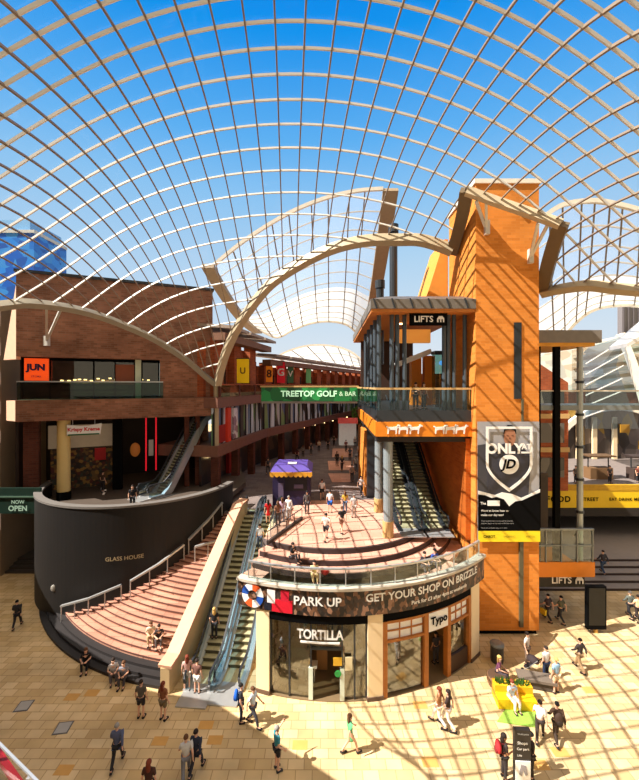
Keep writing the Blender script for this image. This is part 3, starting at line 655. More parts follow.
# ---------------------------------------------------------------- brick tower with the big poster
tr = thing('brick_tower', 'tall orange brick tower rising through the glass roof', 'tower', (10.8, 21.9, 0))
m = MB(); m.box(9.0, 12.65, 21.9, 26.4, .25, 26.0); partw('shaft', m, BRICK_O, tr)
m = MB(); m.box(9.1, 12.55, 22.0, 26.2, 0, .25); partw('plinth', m, BLACK, tr)
m = MB(); m.box(8.9, 12.75, 21.8, 26.5, 26.0, 26.25); partw('coping', m, M('white_coping', (236,226,208), .6), tr)
m = MB(); m.box(11.2, 11.62, 21.84, 21.95, 13.6, 18.0); partw('slit_window', m, M('slit_dark', (44,48,50), .25), tr)
m = MB(); m.box(11.62, 11.72, 21.8, 21.9, 11.9, 13.6); m.box(11.48, 11.7, 21.78, 21.9, .5, 5.5); partw('drain_pipe', m, M('pipe_grey', (86,80,58), .5), tr)
m = MB(); m.tube([(11.75,21.95,24.2),(11.75,21.8,24.2)], .13, 10); partw('vent', m, BLACK, tr)
PY = 21.8
po = thing('poster', 'large black and white sportswear poster hung on the brick tower', 'poster', (10.83, PY, 5.45))
def pp(name, poly, layer, mat, label=None):
    m = MB(); m.plate(poly, -.02*layer-.015, -.02*layer); return part(name, m, mat, po, label)
W2, PH = 1.77, 6.85
pp('backing', [(-W2,0),(W2,0),(W2,PH),(-W2,PH)], 0, M('poster_grey', (158,156,158), .5, var=.3, scale=.5))
pp('dark_fence', [(-W2,2.4),(-.9,2.4),(-.75,5.2),(-1.1,5.6),(-W2,5.5)], 1, M('poster_dark', (60,60,66), .5))
jk = pp('jacket', [(-1.25,2.2),(1.1,2.2),(1.28,4.9),(.75,5.45),(.28,5.62),(-.2,5.62),(-.75,5.4),(-1.2,4.8)], 2, M('poster_jacket', (52,52,62), .5, var=.2), 'printed dark jacket')
pp('printed_face', [(.05+.34*cos(a*pi/12), 5.98+.55*sin(a*pi/12)) for a in range(24)], 3, M('poster_skin', (164,112,84), .5), 'printed face')
pp('printed_hair', [(-.31,6.12),(-.28,6.46),(-.08,6.66),(.18,6.66),(.38,6.46),(.41,6.12),(.32,6.34),(.05,6.42),(-.22,6.34)], 4, BLACK)
for k, (fx, fz, fw, fh) in enumerate(((-.09,6.05,.11,.035), (.2,6.05,.11,.035), (.05,5.86,.05,.09), (.05,5.68,.13,.03))):
    pp('printed_feature', [(fx-fw/2,fz),(fx+fw/2,fz),(fx+fw/2,fz+fh),(fx-fw/2,fz+fh)], 4, M('poster_feature', (92,56,40), .6))
def shield(s):
    w, t, b = 1.33*s, 6.58-(1-s)*1.2, 2.85+(1-s)*1.9
    out = [(-w,t),(w,t),(w,4.4)]
    out += [(w*(1-(k/8)**1.7), 4.4-(4.4-b)*k/8) for k in range(1, 8)]+[(0,b)]
    out += [(-w*(1-(k/8)**1.7), 4.4-(4.4-b)*k/8) for k in range(7, 0, -1)]+[(-w,4.4)]
    return out
so, si = shield(1.0), shield(.885)
m = MB(); n = len(so)
for k in range(n):
    a, b, c, d = so[k], so[(k+1)%n], si[(k+1)%n], si[k]; m.plate([a, b, c, d], -.115, -.1)
part('shield_outline', m, WHITE, po, 'white shield outline')
pp('white_disc', [(.0+.56*cos(a*pi/16), 4.42+.56*sin(a*pi/16)) for a in range(32)], 5, WHITE)
def pt(body, size, x, z, mat, bold=.04, shear=0, align='CENTER', layer=6):
    tm = text_mb(body, size, bold, 0, align); moved(tm, fn=lambda X, Y, Z: (x+X+Z*shear, -.02*layer-.02, z+Z)); return part('lettering', tm, mat, po)
pt('JD', .72, .0, 4.42, BLACK, .035, .25)
pt('ONLY', .78, -.28, 5.3, WHITE, .045)
pt('AT', .42, .97, 5.42, WHITE, .03); pp('at_underline', [(.68,5.05),(1.22,5.05),(1.22,5.15),(.68,5.15)], 6, WHITE)
pp('torn_white', [(-W2,2.0),(W2,2.0),(W2,3.0),(1.2,2.72),(.7,2.5),(.2,2.72),(-.4,2.82),(-.8,2.66),(-W2,2.92)], 4, WHITE)
pp('black_panel', [(-W2,.62),(W2,.62),(W2,2.82),(1.3,2.62),(.75,2.36),(.35,2.3),(.0,2.02),(-.3,2.42),(-.7,2.56),(-1.0,2.5),(-1.4,2.66),(-W2,2.7)], 5, BLACK)
pp('yellow_strip', [(-W2,.0),(W2,.0),(W2,.62),(-W2,.62)], 5, M('strip_yellow', (240,214,30), .5))
pt('The', .2, -1.5, 2.2, WHITE, .02); pp('app_badge', [(-1.25,2.06),(-.55,2.06),(-.55,2.36),(-1.25,2.36)], 6, WHITE)
for body, z, s in (('Want to know how to', 1.78, .17), ('make our day too?', 1.54, .17), ('There is plenty more to see and do here this', 1.2, .1), ('summer, pop in to any store to find out more', 1.06, .1), ('Terms and conditions apply, see in store', .8, .09)):
    pt(body, s, -1.62, z, WHITE if s > .12 else M('poster_small_print', (150,150,150), .6), .01, 0, 'LEFT')
pt('CABOT', .2, -1.15, .3, BLACK, .03); pt('SHOPPING', .14, .0, .3, M('strip_ink', (150,132,20), .6), .01); pt('BRISTOL', .14, 1.2, .3, M('strip_ink', (150,132,20), .6), .01)

# ---------------------------------------------------------------- lift pavilion
pv = thing('lift_pavilion', 'two storey lift pavilion with orange fascia and flat roof beside the tower', 'building', (6.2, 22.5, DECKZ))
def side(y): return 3.4+(y-22.5)*.03
m = MB(); m.prism([(3.4,22.5),(9.0,22.5),(9.0,37),(side(37),37)], 12.22, 12.9); partw('upper_floor', m, DARKMETAL, pv)
m = MB(); m.prism([(3.3,22.4),(9.0,22.4),(9.0,37),(side(37)-.1,37)], 11.36, 12.22); partw('orange_fascia', m, ORANGE, pv, 'orange fascia with white animal cut-outs')
m = MB(); m.prism([(3.5,22.7),(9.0,22.7),(9.0,36.9),(side(37),36.9)], 11.0, 11.36); partw('soffit', m, M('dark_soffit', (40,34,30), .7), pv)
an_ = [(-.52,.0),(-.44,.0),(-.38,.3),(-.1,.34),(.18,.32),(.2,.0),(.28,.0),(.32,.4),(.46,.62),(.62,.6),(.6,.72),(.42,.78),(.3,.6),(-.1,.56),(-.4,.56),(-.62,.66),(-.66,.6),(-.5,.46)]
for gx in (4.35, 5.0, 5.65, 7.15, 7.75, 8.35):
    m = MB(); m.plate([(x*.66+gx, z*.72+11.52) for x, z in an_], 22.33, 22.4); partw('animal_cutout', m, WHITE, pv, 'white animal cut-out')
m = MB(); m.box(3.4, 9.0, 22.5, 22.54, 12.9, 14.1); m.box(3.4, 3.44, 22.5, 36, 12.9, 14.1); g = partw('balustrade', m, GLASS, pv)
m = MB(); m.box(3.36, 9.0, 22.46, 22.58, 14.12, 14.24); m.box(3.36, 3.48, 22.5, 36, 14.12, 14.24); moved(m, (-6.2,-22.5,-DECKZ)); part('handrail', m, TAN, g)
m = MB()
for k in range(7): m.box(3.42+k*.92, 3.47+k*.92, 22.55, 22.6, 12.9, 14.12)
moved(m, (-6.2,-22.5,-DECKZ)); part('balusters', m, DARKMETAL, g)
# roof
m = MB(); m.prism([(3.0,21.95),(9.0,21.95),(9.0,38),(3.4,38)], 18.62, 18.8); partw('roof_soffit', m, M('orange_soffit', (196,120,50), .6), pv)
m = MB(); m.prism([(2.95,21.85),(9.0,21.85),(9.0,38.1),(3.35,38.1)], 18.8, 19.35); partw('eaves', m, M('eaves_grey', (112,104,94), .5), pv)
m = MB(); m.add([(2.95,21.85,19.35),(9.0,21.85,19.35),(9.0,38,19.35),(3.35,38,19.35),(4.2,24,20.0),(9.0,24,20.0),(9.0,36,20.0),(4.4,36,20.0)], [(0,1,5,4),(1,2,6,5),(2,3,7,6),(3,0,4,7),(4,5,6,7)]); partw('roof', m, M('roof_grey', (104,96,88), .5, var=.2), pv)
for k in range(6): m = MB(); m.bar((3.3+k*1.05,21.83,18.8),(3.1+k*1.05,21.83,19.38),.08); partw('roof_seam', m, DARKMETAL, pv)
for x, y in ((3.6,23),(3.62,24.8),(3.68,26.8),(3.74,29),(3.8,31.4),(4.35,22.9),(4.68,22.9),(5.12,22.9),(7.5,22.9),(7.76,22.9),(8.1,22.9),(8.75,22.9)):
    m = MB(); m.tube([(x,y,12.9),(x,y,18.62)], .13, 8); partw('roof_post', m, M('post_slate', (78,88,96), .4, .3), pv)
for x, y, r in ((4.15,23.0,.29), (4.3,27.6,.29)):
    m = MB(); m.tube([(x,y,DECKZ+1.0),(x,y,11.3)], r, 14); partw('column', m, M('column_grey', (140,150,152), .45, .2), pv)
    m = MB(); m.tube([(x,y,DECKZ),(x,y,DECKZ+1.0)], r+.05, 14); partw('column_base', m, TAN, pv)
for y in (31, 34): m = MB(); m.box(3.9, 4.5, y, y+.5, DECKZ, 11.1); partw('dark_pier', m, DARKMETAL, pv)
m = MB(); m.box(3.75, 4.05, 31.5, 36.6, DECKZ, 10.6); partw('orange_wall', m, BRICK_O, pv)
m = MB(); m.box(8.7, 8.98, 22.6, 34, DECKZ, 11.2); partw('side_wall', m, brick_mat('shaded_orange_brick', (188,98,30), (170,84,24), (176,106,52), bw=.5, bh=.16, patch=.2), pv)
m = MB(); m.box(4, 9, 36.6, 36.9, DECKZ, 18.6); partw('back_wall', m, M('pavilion_back', (62,40,28), .7), pv)
sgn = MB(); sgn.box(5.3, 7.5, 22.3, 22.42, 17.9, 18.66); lf = partw('lift_sign', sgn, BLACK, pv, 'black LIFTS sign')
tm = moved(text_mb('LIFTS', .5, .02, 0), (6.1, 22.27, 18.25)); moved(tm, (-6.2,-22.5,-DECKZ)); part('sign_lettering', tm, WHITE, lf)
def lift_icon(parent, x, y, z, s, off):
    m = MB(); m.plate([(x-.5*s,z-.4*s),(x+.5*s,z-.4*s),(x+.5*s,z+.1*s),(x+.25*s,z+.45*s),(x-.25*s,z+.45*s),(x-.5*s,z+.1*s)], y-.02, y)
    part('lift_icon', moved(m, off), WHITE, parent)
    for d in (-.2, .2):
        m = MB(); m.plate([(x+d*s-.1*s,z-.4*s),(x+d*s+.1*s,z-.4*s),(x+d*s+.1*s,z+.0*s),(x+d*s-.1*s,z+.0*s)], y-.035, y-.02); part('icon_figure', moved(m, off), BLACK, parent)
lift_icon(lf, 7.1, 22.28, 18.25, .42, (-6.2,-22.5,-DECKZ))
for x in (6.9, 7.9): m = MB(); m.box(x, x+.75, 28.5, 29.2, 12.9, 16.6); partw('orange_panel', m, ORANGE, pv)
m = MB(); m.bar((5.4,27,15.8),(7.9,27,16.8),.4,.35); partw('white_stair_beam', m, WHITE, pv)
m = MB(); m.box(5.5, 7.6, 26, 26.4, 17.3, 18.2); partw('lit_panel', m, M('lit_orange', (240,160,70), .5, emit=.4), pv)
m = MB(); m.cbox((6.4,24,18.58),(.3,.3,.06)); m.cbox((7.2,25,18.58),(.3,.3,.06)); m.cbox((5.6,26,18.58),(.3,.3,.06)); partw('ceiling_light', m, LAMP, pv)
lc = thing('lift_car', 'blue lit glass lift car seen through the upper pavilion', 'lift', (8.3, 25.5, 12.9))
for z0, z1 in ((0,.15), (3.6,3.8)): m = MB(); m.box(-.55,.5,0,.9,z0,z1); part('car_frame', m, DARKMETAL, lc)
m = MB(); m.box(-.5,.45,.05,.85,.15,3.6); part('car_glass', m, TINTGLASS, lc)
m = MB(); m.ball((0,.4,3.0),(.16,.16,.16),10,6); part('blue_lamp', m, M('blue_lamp', (90,150,230), .4, emit=2), lc)
p1 = escalator('escalator', 'left escalator under the pavilion, beside the round columns', 7.3, 11.2, 1.1, GLASS, (5.72,24.0,DECKZ), 0, 'escalators under the pavilion')
p2 = copy_tree(p1, label='escalator under the pavilion against the orange side wall'); p2.location = (7.4,24.0,DECKZ)
gb = thing('orange_gable', 'orange rendered wall with sloping edge behind the tower', 'wall', (7.9, 27.5, 19.4), kind='structure')
m = MB(); m.plate([(7.2,19.6),(9.0,19.6),(9.0,24.6),(8.75,24.6)], 26.6, 30); partw('wall', m, M('orange_render', (226,150,60), .7), gb)
fl = thing('flue_pipe', 'black steel flue pipe standing above the pavilion roof', 'chimney', (5.55, 28.5, 19.9))
m = MB(); m.tube([(0,0,0),(0,0,5.9)], .3, 12); part('pipe', m, DARKMETAL, fl); m = MB(); m.tube([(0,0,5.9),(0,0,6.5)], .38, 12); part('cap', m, DARKMETAL, fl)
fl2 = copy_tree(fl, label='short steel flue pipe beside the taller black one'); fl2.location = (4.7, 29.5, 16.0)

# ---------------------------------------------------------------- bridge with the golf banner
br = thing('footbridge', 'glass footbridge across the street hung with a green golf banner', 'bridge', (-.6, 34, 12.9))
m = MB(); m.box(-5.2, 3.4, 34, 37, 12.75, 13.0); partw('deck', m, M('bridge_grey', (150,146,140), .6), br)
m = MB(); m.box(-5.2, 3.4, 33.9, 33.95, 12.95, 14.2); partw('banner', m, patch_mat('golf_banner', [(18,92,44),(26,120,58),(14,66,36),(40,150,74),(18,92,44),(10,54,30)], .9, (1,1,1), .5, emit=.15), br, 'green golf banner')
partw('banner_lettering', moved(text_mb('TREETOP GOLF', .72, .03, .0), (-.95,33.88,13.6)), M('bright_letters', (196,255,206), .5, emit=.5), br)
partw('banner_lettering', moved(text_mb('& BAR', .55, .02, .0, 'LEFT'), (1.75,33.88,13.6)), M('soft_letters', (190,230,190), .5, emit=.3), br)
m = MB(); m.box(-5.3, 3.5, 33.88, 34.02, 14.2, 14.34); m.box(-5.3, 3.5, 36.9, 37, 14.2, 14.34); partw('handrail', m, TAN, br)
m = MB(); m.box(-5.2, 3.4, 36.93, 36.97, 13, 14.2); partw('glass_panel', m, GLASS, br)
# ---------------------------------------------------------------- purple kiosk
kx, ky = -2.15, 28.8
ki = thing('market_kiosk', 'purple market kiosk with scalloped gold canopy in the street', 'kiosk', (kx, ky, DECKZ))
m = MB(); m.box(-1.45,1.45,.3,3.0,0,2.5); part('body', m, M('dark_purple', (40,30,66), .6), ki)
m = MB(); m.box(-.5,1.2,.26,.3,1.1,2.2); part('hatch', m, M('kiosk_hatch', (26,24,32), .4), ki)
m = MB(); m.box(-1.0,-.6,.2,.28,.3,1.7); m.box(.2,.9,.2,.28,1.3,1.6); part('menu_board', m, M('kiosk_menu', (96,84,110), .5), ki)
m = MB(); m.add([(-1.6,-.1,2.6),(1.6,-.1,2.6),(1.6,3.4,2.6),(-1.6,3.4,2.6),(-1.2,.5,3.0),(1.2,.5,3.0),(1.2,2.9,3.0),(-1.2,2.9,3.0)], [(0,1,5,4),(1,2,6,5),(2,3,7,6),(3,0,4,7),(4,5,6,7),(3,2,1,0)]); part('canopy_roof', m, M('kiosk_purple', (84,66,150), .6), ki)
m = MB()
for k in range(9):
    x = -1.6+k*.356; m.plate([(x,2.62),(x+.35,2.62),(x+.35,2.36),(x+.265,2.26),(x+.175,2.23),(x+.085,2.26),(x,2.36)], -.14, -.1)
part('scalloped_valance', m, GOLD, ki)
m = MB(); m.box(-.35,.35,.9,1.5,3.0,3.06); part('white_sign', m, WHITE, ki)

# ---------------------------------------------------------------- glass lift gallery right of the tower
gr = thing('lift_gallery', 'tall open lift gallery with dark posts right of the brick tower', 'building', (14.8, 23.4, 0))
m = MB(); m.prism([(12.7,22.8),(16.95,22.8),(16.95,28),(12.7,28)], 16.95, 17.7); partw('roof', m, M('gallery_roof', (120,112,104), .5, var=.2), gr)
m = MB(); m.prism([(12.7,22.9),(16.6,22.9),(16.6,27.8),(12.7,27.8)], 16.75, 16.95); partw('soffit', m, M('gold_soffit', (214,150,50), .6), gr)
for x in (13.35, 14.55): m = MB(); m.box(x-.16, x+.16, 23.2, 23.5, 3.2, 16.8); partw('dark_post', m, BLACK, gr)
m = MB(); m.tube([(16.1,23.5,2.8),(16.1,23.5,16.8)], .17, 10); cp = partw('steel_column', m, M('column_pale', (170,176,172), .4, .3), gr)
for k in range(6): m = MB(); m.tube([(16.1,23.5,4.5+k*2),(16.1,23.5,4.65+k*2)], .23, 10); moved(m, (-14.8,-23.4,0)); part('joint_ring', m, DARKMETAL, cp)
m = MB(); m.box(12.7, 16.6, 23.3, 27, 2.7, 2.9); m.box(12.6, 16.75, 23.1, 23.3, 2.72, 3.62); partw('orange_balcony', m, ORANGE, gr, 'orange balcony front')
m = MB(); m.box(12.7, 16.7, 23.15, 23.18, 3.62, 5.6); partw('glass_panel', m, GLASS, gr)
m = MB(); m.box(12.7, 16.7, 23.1, 23.24, 5.55, 5.66); m.box(12.7, 16.7, 23.1, 23.2, 4.6, 4.66)
for k in range(5): m.box(12.8+k*.95, 12.86+k*.95, 23.1, 23.2, 3.6, 5.6)
partw('railing', m, GREYMETAL, gr)
m = MB(); m.box(12.7, 16.4, 23.5, 26, 1.9, 2.7); ls = partw('lift_sign', m, M('sign_charcoal', (36,32,30), .5), gr, 'charcoal LIFTS sign')
part('sign_lettering', moved(text_mb('LIFTS', .55, .02, 0), (.15,.06,2.32)), WHITE, ls); lift_icon(ls, 1.25, .07, 2.32, .5, (0,0,0))
m = MB(); m.box(12.7, 12.9, 24, 28, 2.9, 16.8); m.box(12.9, 16.6, 27.6, 27.8, 2.9, 8.0); partw('back_wall', m, M('gallery_back', (66,54,46), .7), gr)
bb = thing('brown_brick_block', 'orange and brown brick building seen between the posts of the lift gallery', 'building', (19.4, 33, 5.2))
m = MB(); m.add([(17.4,33,5.2),(21.6,33,5.2),(21.6,34,5.2),(17.4,34,5.2),(17.4,33,17.4),(21.6,33,14.6),(21.6,34,14.6),(17.4,34,17.4)], [(0,3,2,1),(4,5,6,7),(0,1,5,4),(1,2,6,5),(2,3,7,6),(3,0,4,7)]); partw('wall', m, brick_mat('infill_brick', (176,96,62), (150,78,50), (150,100,76), patch=.3), bb)
for zz in (6.4, 9.4, 12.2): m = MB(); m.box(17.8, 21.2, 32.9, 33.0, zz, zz+1.7); partw('window', m, patch_mat('block_window', [(60,56,54),(96,90,84),(44,40,40),(130,120,108)], 1.2, (1,1,.4), .3), bb)
for zz in (8.6, 11.5): m = MB(); m.box(17.4, 21.6, 32.8, 33.0, zz, zz+.4); partw('stone_course', m, TAN, bb)
gb2 = thing('side_footbridge', 'grey steel footbridge running right from the lift gallery', 'bridge', (18.5, 23.6, 12.9))
m = MB(); m.box(12.7, 26, 23.4, 26, 12.85, 13.15); partw('deck', m, GREYMETAL, gb2)
m = MB(); m.box(12.7, 26, 23.42, 23.45, 13.15, 14.0); partw('glass_panel', m, GLASS, gb2)
m = MB(); m.box(12.7, 26, 23.36, 23.5, 14.0, 14.08); partw('handrail', m, M('rail_pale', (216,206,186), .5), gb2)

# ---------------------------------------------------------------- right hand side street
sd_ = MB(); sd_.prism([(16.2,34.2),(60,34.2),(60,90),(16.2,90)], 4.7, 5.2); struct('side_street_floor', sd_, M('side_paving', (122,112,108), .7, var=.15), 'upper deck of the right hand street', 'paving')
yb = thing('yellow_hoarding', 'long yellow lettered hoarding on the edge of the upper right deck', 'hoarding', (30, 34, 3.3))
m = MB(); m.box(17.5, 45, 33.9, 34.1, 3.45, 5.0); partw('board', m, YELLOW, yb)
m = MB(); m.box(17.5, 45, 33.86, 34.12, 5.0, 5.5); partw('upper_board', m, M('mustard_board', (196,150,24), .5, var=.2), yb)
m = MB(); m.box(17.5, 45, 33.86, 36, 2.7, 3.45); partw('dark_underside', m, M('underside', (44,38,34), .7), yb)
for body, x, s in (('FOOD', 21.3, .7), ('STREET', 24.1, .42), ('EAT DRINK MEET', 27.4, .36)):
    partw('board_lettering', moved(text_mb(body, s, .03, 0, space=1.15), (x, 33.87, 4.2)), BLACK, yb)
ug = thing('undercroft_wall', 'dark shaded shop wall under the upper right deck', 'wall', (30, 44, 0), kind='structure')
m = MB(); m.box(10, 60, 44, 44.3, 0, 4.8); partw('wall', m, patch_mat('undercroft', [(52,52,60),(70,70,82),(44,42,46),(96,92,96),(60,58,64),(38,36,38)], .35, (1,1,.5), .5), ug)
for k in range(5):
    m = MB(); m.box(13, 52, 26.6+k*.75, 27.4+k*.75+(16 if k == 4 else 0), 0, .17*(k+1)); struct('lower_step', m, M('slate_step', (140,130,124), .6), 'shaded steps on the right of the plaza', 'step')
    m = MB(); m.box(13, 52, 26.57+k*.75, 26.6+k*.75, 0, .17*(k+1)-.03); struct('lower_step_riser', m, M('dark_riser', (58,44,42), .7), 'dark riser of the shaded steps', 'step')
af = thing('arched_shopfront', 'brown shop front under a wide white arch in the right street', 'building', (31, 48, 5.2))
m = MB(); m.box(22, 46, 48, 52, 5.2, 13.5); partw('wall', m, BRICK_D, af)
m = MB(); m.box(24, 46, 47.6, 48, 5.2, 11.2); partw('shop_window', m, patch_mat('arched_display', [(72,62,58),(110,96,84),(50,42,40),(130,118,112),(90,78,76),(60,54,56),(100,88,82),(150,120,50)], .9, (1,1,.6), .5, emit=.03), af)
AC = (37.0, 6.0); AR = 5.6
m = MB(); m.sweep([(AC[0]+AR*1.35*cos(pi*k/24), 47.3, AC[1]+AR*sin(pi*k/24)) for k in range(25)], [(-.35,-.25),(.35,-.25),(.35,.25),(-.35,.25)], [(0,-1,0)]*25); partw('arch', m, M('white_arch', (246,238,222), .5), af, 'wide white arch')
m = MB()
for x in (30,32,34,36.5): m.box(x, x+.5, 47.2, 47.5, 5.2, 10.4)
partw('pilaster', m, STONE, af)
for x, z in ((36.6,8.6),(42.0,9.8),(38.8,6.6)):
    m = MB(); m.box(x, x+1.1, 46.2, 46.3, z, z+1.0); partw('yellow_lantern', m, M('dull_gold', (170,126,40), .5), af)
fb = thing('feature_banner', 'tall banner with green and white print behind the lift gallery', 'banner', (25.0, 40, 5.2))
m = MB(); m.box(-.9,.9,0,.08,0,4.2); part('cloth', m, patch_mat('feature_print', [(60,150,110),(220,224,214),(40,120,130),(236,150,60),(180,210,190)], 1.1, (1,1,.8)), fb)
m = MB(); m.box(-.95,-.9,-.02,.1,0,4.4); m.box(.9,.95,-.02,.1,0,4.4); part('frame', m, DARKMETAL, fb)
rp = thing('pale_stone_building', 'tall pale stone and glass building on the right edge', 'building', (44, 50, 5.2))
m = MB(); m.add([(33.2,50,5.2),(60,44,5.2),(60,60,5.2),(33.2,60,5.2),(33.2,50,19.0),(60,44,25),(60,60,25),(33.2,60,19.0)], [(0,3,2,1),(4,5,6,7),(0,1,5,4),(1,2,6,5),(2,3,7,6),(3,0,4,7)])
partw('wall', m, patch_mat('pale_ashlar', [(186,174,152),(160,156,140),(196,188,168),(150,160,146),(172,156,130),(184,180,166)], .5, (1,1,2.2), .6), rp)
m = MB()
for k in range(9): m.bar((33.1,49.8,7+k*1.4),(60,43.8,7.2+k*1.95),.14)
partw('string_course', m, M('course_beige', (178,168,150), .6), rp)
m = MB(); m.sweep([(37.6,47.5,20.8),(38.6,47.3,18),(39.6,47.1,14.6),(40.6,47,11),(41.3,47,8)], [(-.5,-.3),(.5,-.3),(.5,.3),(-.5,.3)]); partw('white_rib', m, M('white_arch', (246,238,222), .5), rp, 'curved white rib')
m = MB(); m.add([(32.8,47,14.2),(36.6,47,16.5),(37.8,47,20.6),(34.6,50,19)], [(0,1,2,3)]); m.add([(32.8,46.9,9),(39.4,46.9,9),(36.8,46.9,16.4),(32.8,46.9,14.1)], [(0,1,2,3)])
partw('glass_slope', m, glass_mat('pale_blue_glass', (190,214,240), .3, .9), rp, 'sloping blue glass')
m = MB()
for k in range(6): m.bar((32.8,46.8,10.5+k*1.3),(37.0+min(k*.15,.6),46.8,12.0+k*1.6),.1)
partw('glazing_bar', m, WHITE, rp)
rg = thing('grey_clad_tower', 'grey ribbed metal block high at the right edge', 'building', (53, 62, 5))
m = MB(); m.box(49.4, 66, 62, 63, 5, 27.5); partw('wall', m, M('ribbed_grey', (122,116,116), .6), rg)
m = MB()
for k in range(20): m.box(49.5+k*.8, 49.75+k*.8, 61.8, 62, 5, 27.5)
partw('rib', m, M('rib_grey', (92,86,86), .6), rg)
cn = thing('white_canopy', 'slanted white canopy edge at the right border', 'canopy', (36, 40, 17))
m = MB(); m.add([(32.4,40,18.4),(40,37,23.2),(40,44,23.2),(33.5,44,18.4),(32.4,40,18.8),(40,37,24.2),(40,44,24.2),(33.5,44,18.8)], [(0,3,2,1),(4,5,6,7),(0,1,5,4),(1,2,6,5),(2,3,7,6),(3,0,4,7)]); partw('roof_plate', m, WHITE, cn)
m = MB(); m.box(37, 37.4, 41, 41.4, 5.2, 21); partw('post', m, STEEL, cn)
for k, (x, y, rgb) in enumerate(((27.5,37.5,(120,90,60)),(31.5,37.2,(70,56,50)),(40.5,38.2,(196,196,190)))):
    ks = thing('street_stall', ['low brown stall on the right deck near the steel column','dark stall between brown and white stalls on the right deck','white stall near the right edge of the upper deck'][k], 'stall', (x, y, 5.2), group=None)
    m = MB(); m.box(-1.1,1.1,-.5,.5,0,1.1); part('counter', m, M('stall_%d' % k, rgb, .6), ks)
    m = MB(); m.box(-1.3,1.3,-.7,.7,2.2,2.32); part('roof', m, M('stall_roof_%d' % k, tuple(int(c*.8) for c in rgb), .6), ks)
    for sx in (-1,1): m = MB(); m.box(sx-.04, sx+.04, -.04, .04, 0, 2.2); part('post', m, DARKMETAL, ks)

# ---------------------------------------------------------------- glass roofs
CF = [[-3.673, -1.325, -1.029, -3.441, 2.745, 36.98, -65.61, 31.03, 20.42, 0.06946, 0.6507, 0.7445, -8.325, -19.06, 20.09, 5.593, 0.08828, 0.3408, -2.627, -2.252, -2.184, -7.678, -0.2482, 0.4417, 2.868, -6.343, -5.129, 0.07067, -0.2461, 1.216, 4.965, 0.09381, -0.0402, -0.01613, -0.1037, 0.01395], [13.32, 16.98, 12.72, 12.13, -11.04, -125.4, 193.3, -80.34, 1.645, 0.1397, 0.9505, -4.546, -15.77, 33.78, -15.94, 0.4578, 0.065, 0.01074, -1.606, -2.044, 2.279, -0.6415, -0.0268, 0.5219, 0.8333, -1.673, -0.4337, -0.09005, 0.06363, 1.431, 0.4331, -0.01228, -0.3597, 0.01213, 0.01033, -0.01431], [26.98, 1.204, -4.02, -0.4012, -20.17, -34.1, 86.8, -41.07, 5.176, -5.762, 0.005964, 6.614, -16.15, 16.93, -5.14, -12.45, 10.19, 7.081, -13.51, 7.792, -2.276, -5.766, 14.62, -13.66, 1.109, -0.1478, 7.508, -17.54, -0.1104, 1.914, -0.1321, 0.04821, -0.3448, -0.01099, -0.02166, 0.01147]]
def surf(i, j):
    if j < -4:
        a, b = surf(i, -4), surf(i, -3); d = a-b; n = -4-j; return a+d*n+Vector((0,0,-.035*n*n))
    if i < -16:
        a, b = surf(-16, j), surf(-15, j); d = a-b; n = -16-i; return a+d*n+Vector((0,0,-.02*n*n))
    u, v = i/20.0, j/16.0; D = 7; p = []
    for c in CF:
        s = 0; k = 0
        for a in range(D+1):
            for b in range(D+1-a): s += c[k]*u**a*v**b; k += 1
        p.append(s)
    return Vector(p)
BND = [(-24,4),(-20,5.4),(-17.4,6.9),(-16.7,7.2),(-15.8,8),(-15,8.8),(-14.1,9.8),(-13,11),(-11.6,12.2),(-10.1,13.4),(-8.6,14.4),(-7.2,15.4),(-6.0,16),(-4.6,14.8),(-2.6,13.4),(-.8,12.3),(1,11.2),(2.5,10.6),(4,10),(5.3,9.5),(6.6,9.1),(8.2,8.7),(9.8,8.4),(11.1,8),(13.5,7.7),(19.8,6.2),(20.3,5.6),(21.3,4.6),(22.3,4.1),(23.3,3.6),(26,2.5)]
NOTCH = [(12.1,5.1),(14,4.8),(16.5,4.1),(17.4,3.8),(18.7,5.2),(19.8,6.25),(19.5,7.2),(13.5,8.2)]
def bnd(i):
    for (a, b), (c, d) in zip(BND, BND[1:]):
        if a <= i <= c: return b+(d-b)*(i-a)/(c-a)
    return -9
def inpoly(x, y, P):
    r = False; n = len(P)
    for k in range(n):
        (x1, y1), (x2, y2) = P[k], P[(k+1) % n]
        if (y1 > y) != (y2 > y) and x < (x2-x1)*(y-y1)/(y2-y1)+x1: r = not r
    return r
IMIN, IMAX, JMIN = -17, 24, -11
def inside(i, j): return IMIN-1e-6 <= i <= IMAX+1e-6 and JMIN-1e-6 <= j <= bnd(i) and not inpoly(i, j, NOTCH)
dome = thing('glass_dome_roof', 'great curved glass gridshell roof arching over the whole plaza', 'roof', (0, 17, 0))
DC = Vector((0, 17, 4))
def runs(fixed, along):
    out = []; cur = []
    lo, hi = (IMIN, IMAX) if along == 'i' else (JMIN, 16.2)
    n = int((hi-lo)/.125)
    for k in range(n+1):
        t = lo+(hi-lo)*k/n; i, j = (t, fixed) if along == 'i' else (fixed, t)
        if inside(i, j): cur.append((i, j))
        else:
            if len(cur) > 3: out.append(cur)
            cur = []
    if len(cur) > 3: out.append(cur)
    return out
OFF = Vector((0, 17, 0))
def rib(run, w, h, name, mat=RIBMAT, drop=0):
    st_ = max(1, len(run)//60*1); idx = list(range(0, len(run), 3))
    if idx[-1] != len(run)-1: idx.append(len(run)-1)
    P = [surf(*run[k]) for k in idx]; U = [(p-DC).normalized() for p in P]
    P = [p-u*drop-OFF for p, u in zip(P, U)]
    mb = MB(); mb.sweep(P, [(-w/2,-h),(w/2,-h),(w/2,0),(-w/2,0)], U); return part(name, mb, mat, dome)
for j in range(JMIN, 17):
    for run in runs(j, 'i'): rib(run, .065, .1, 'cross_rib')
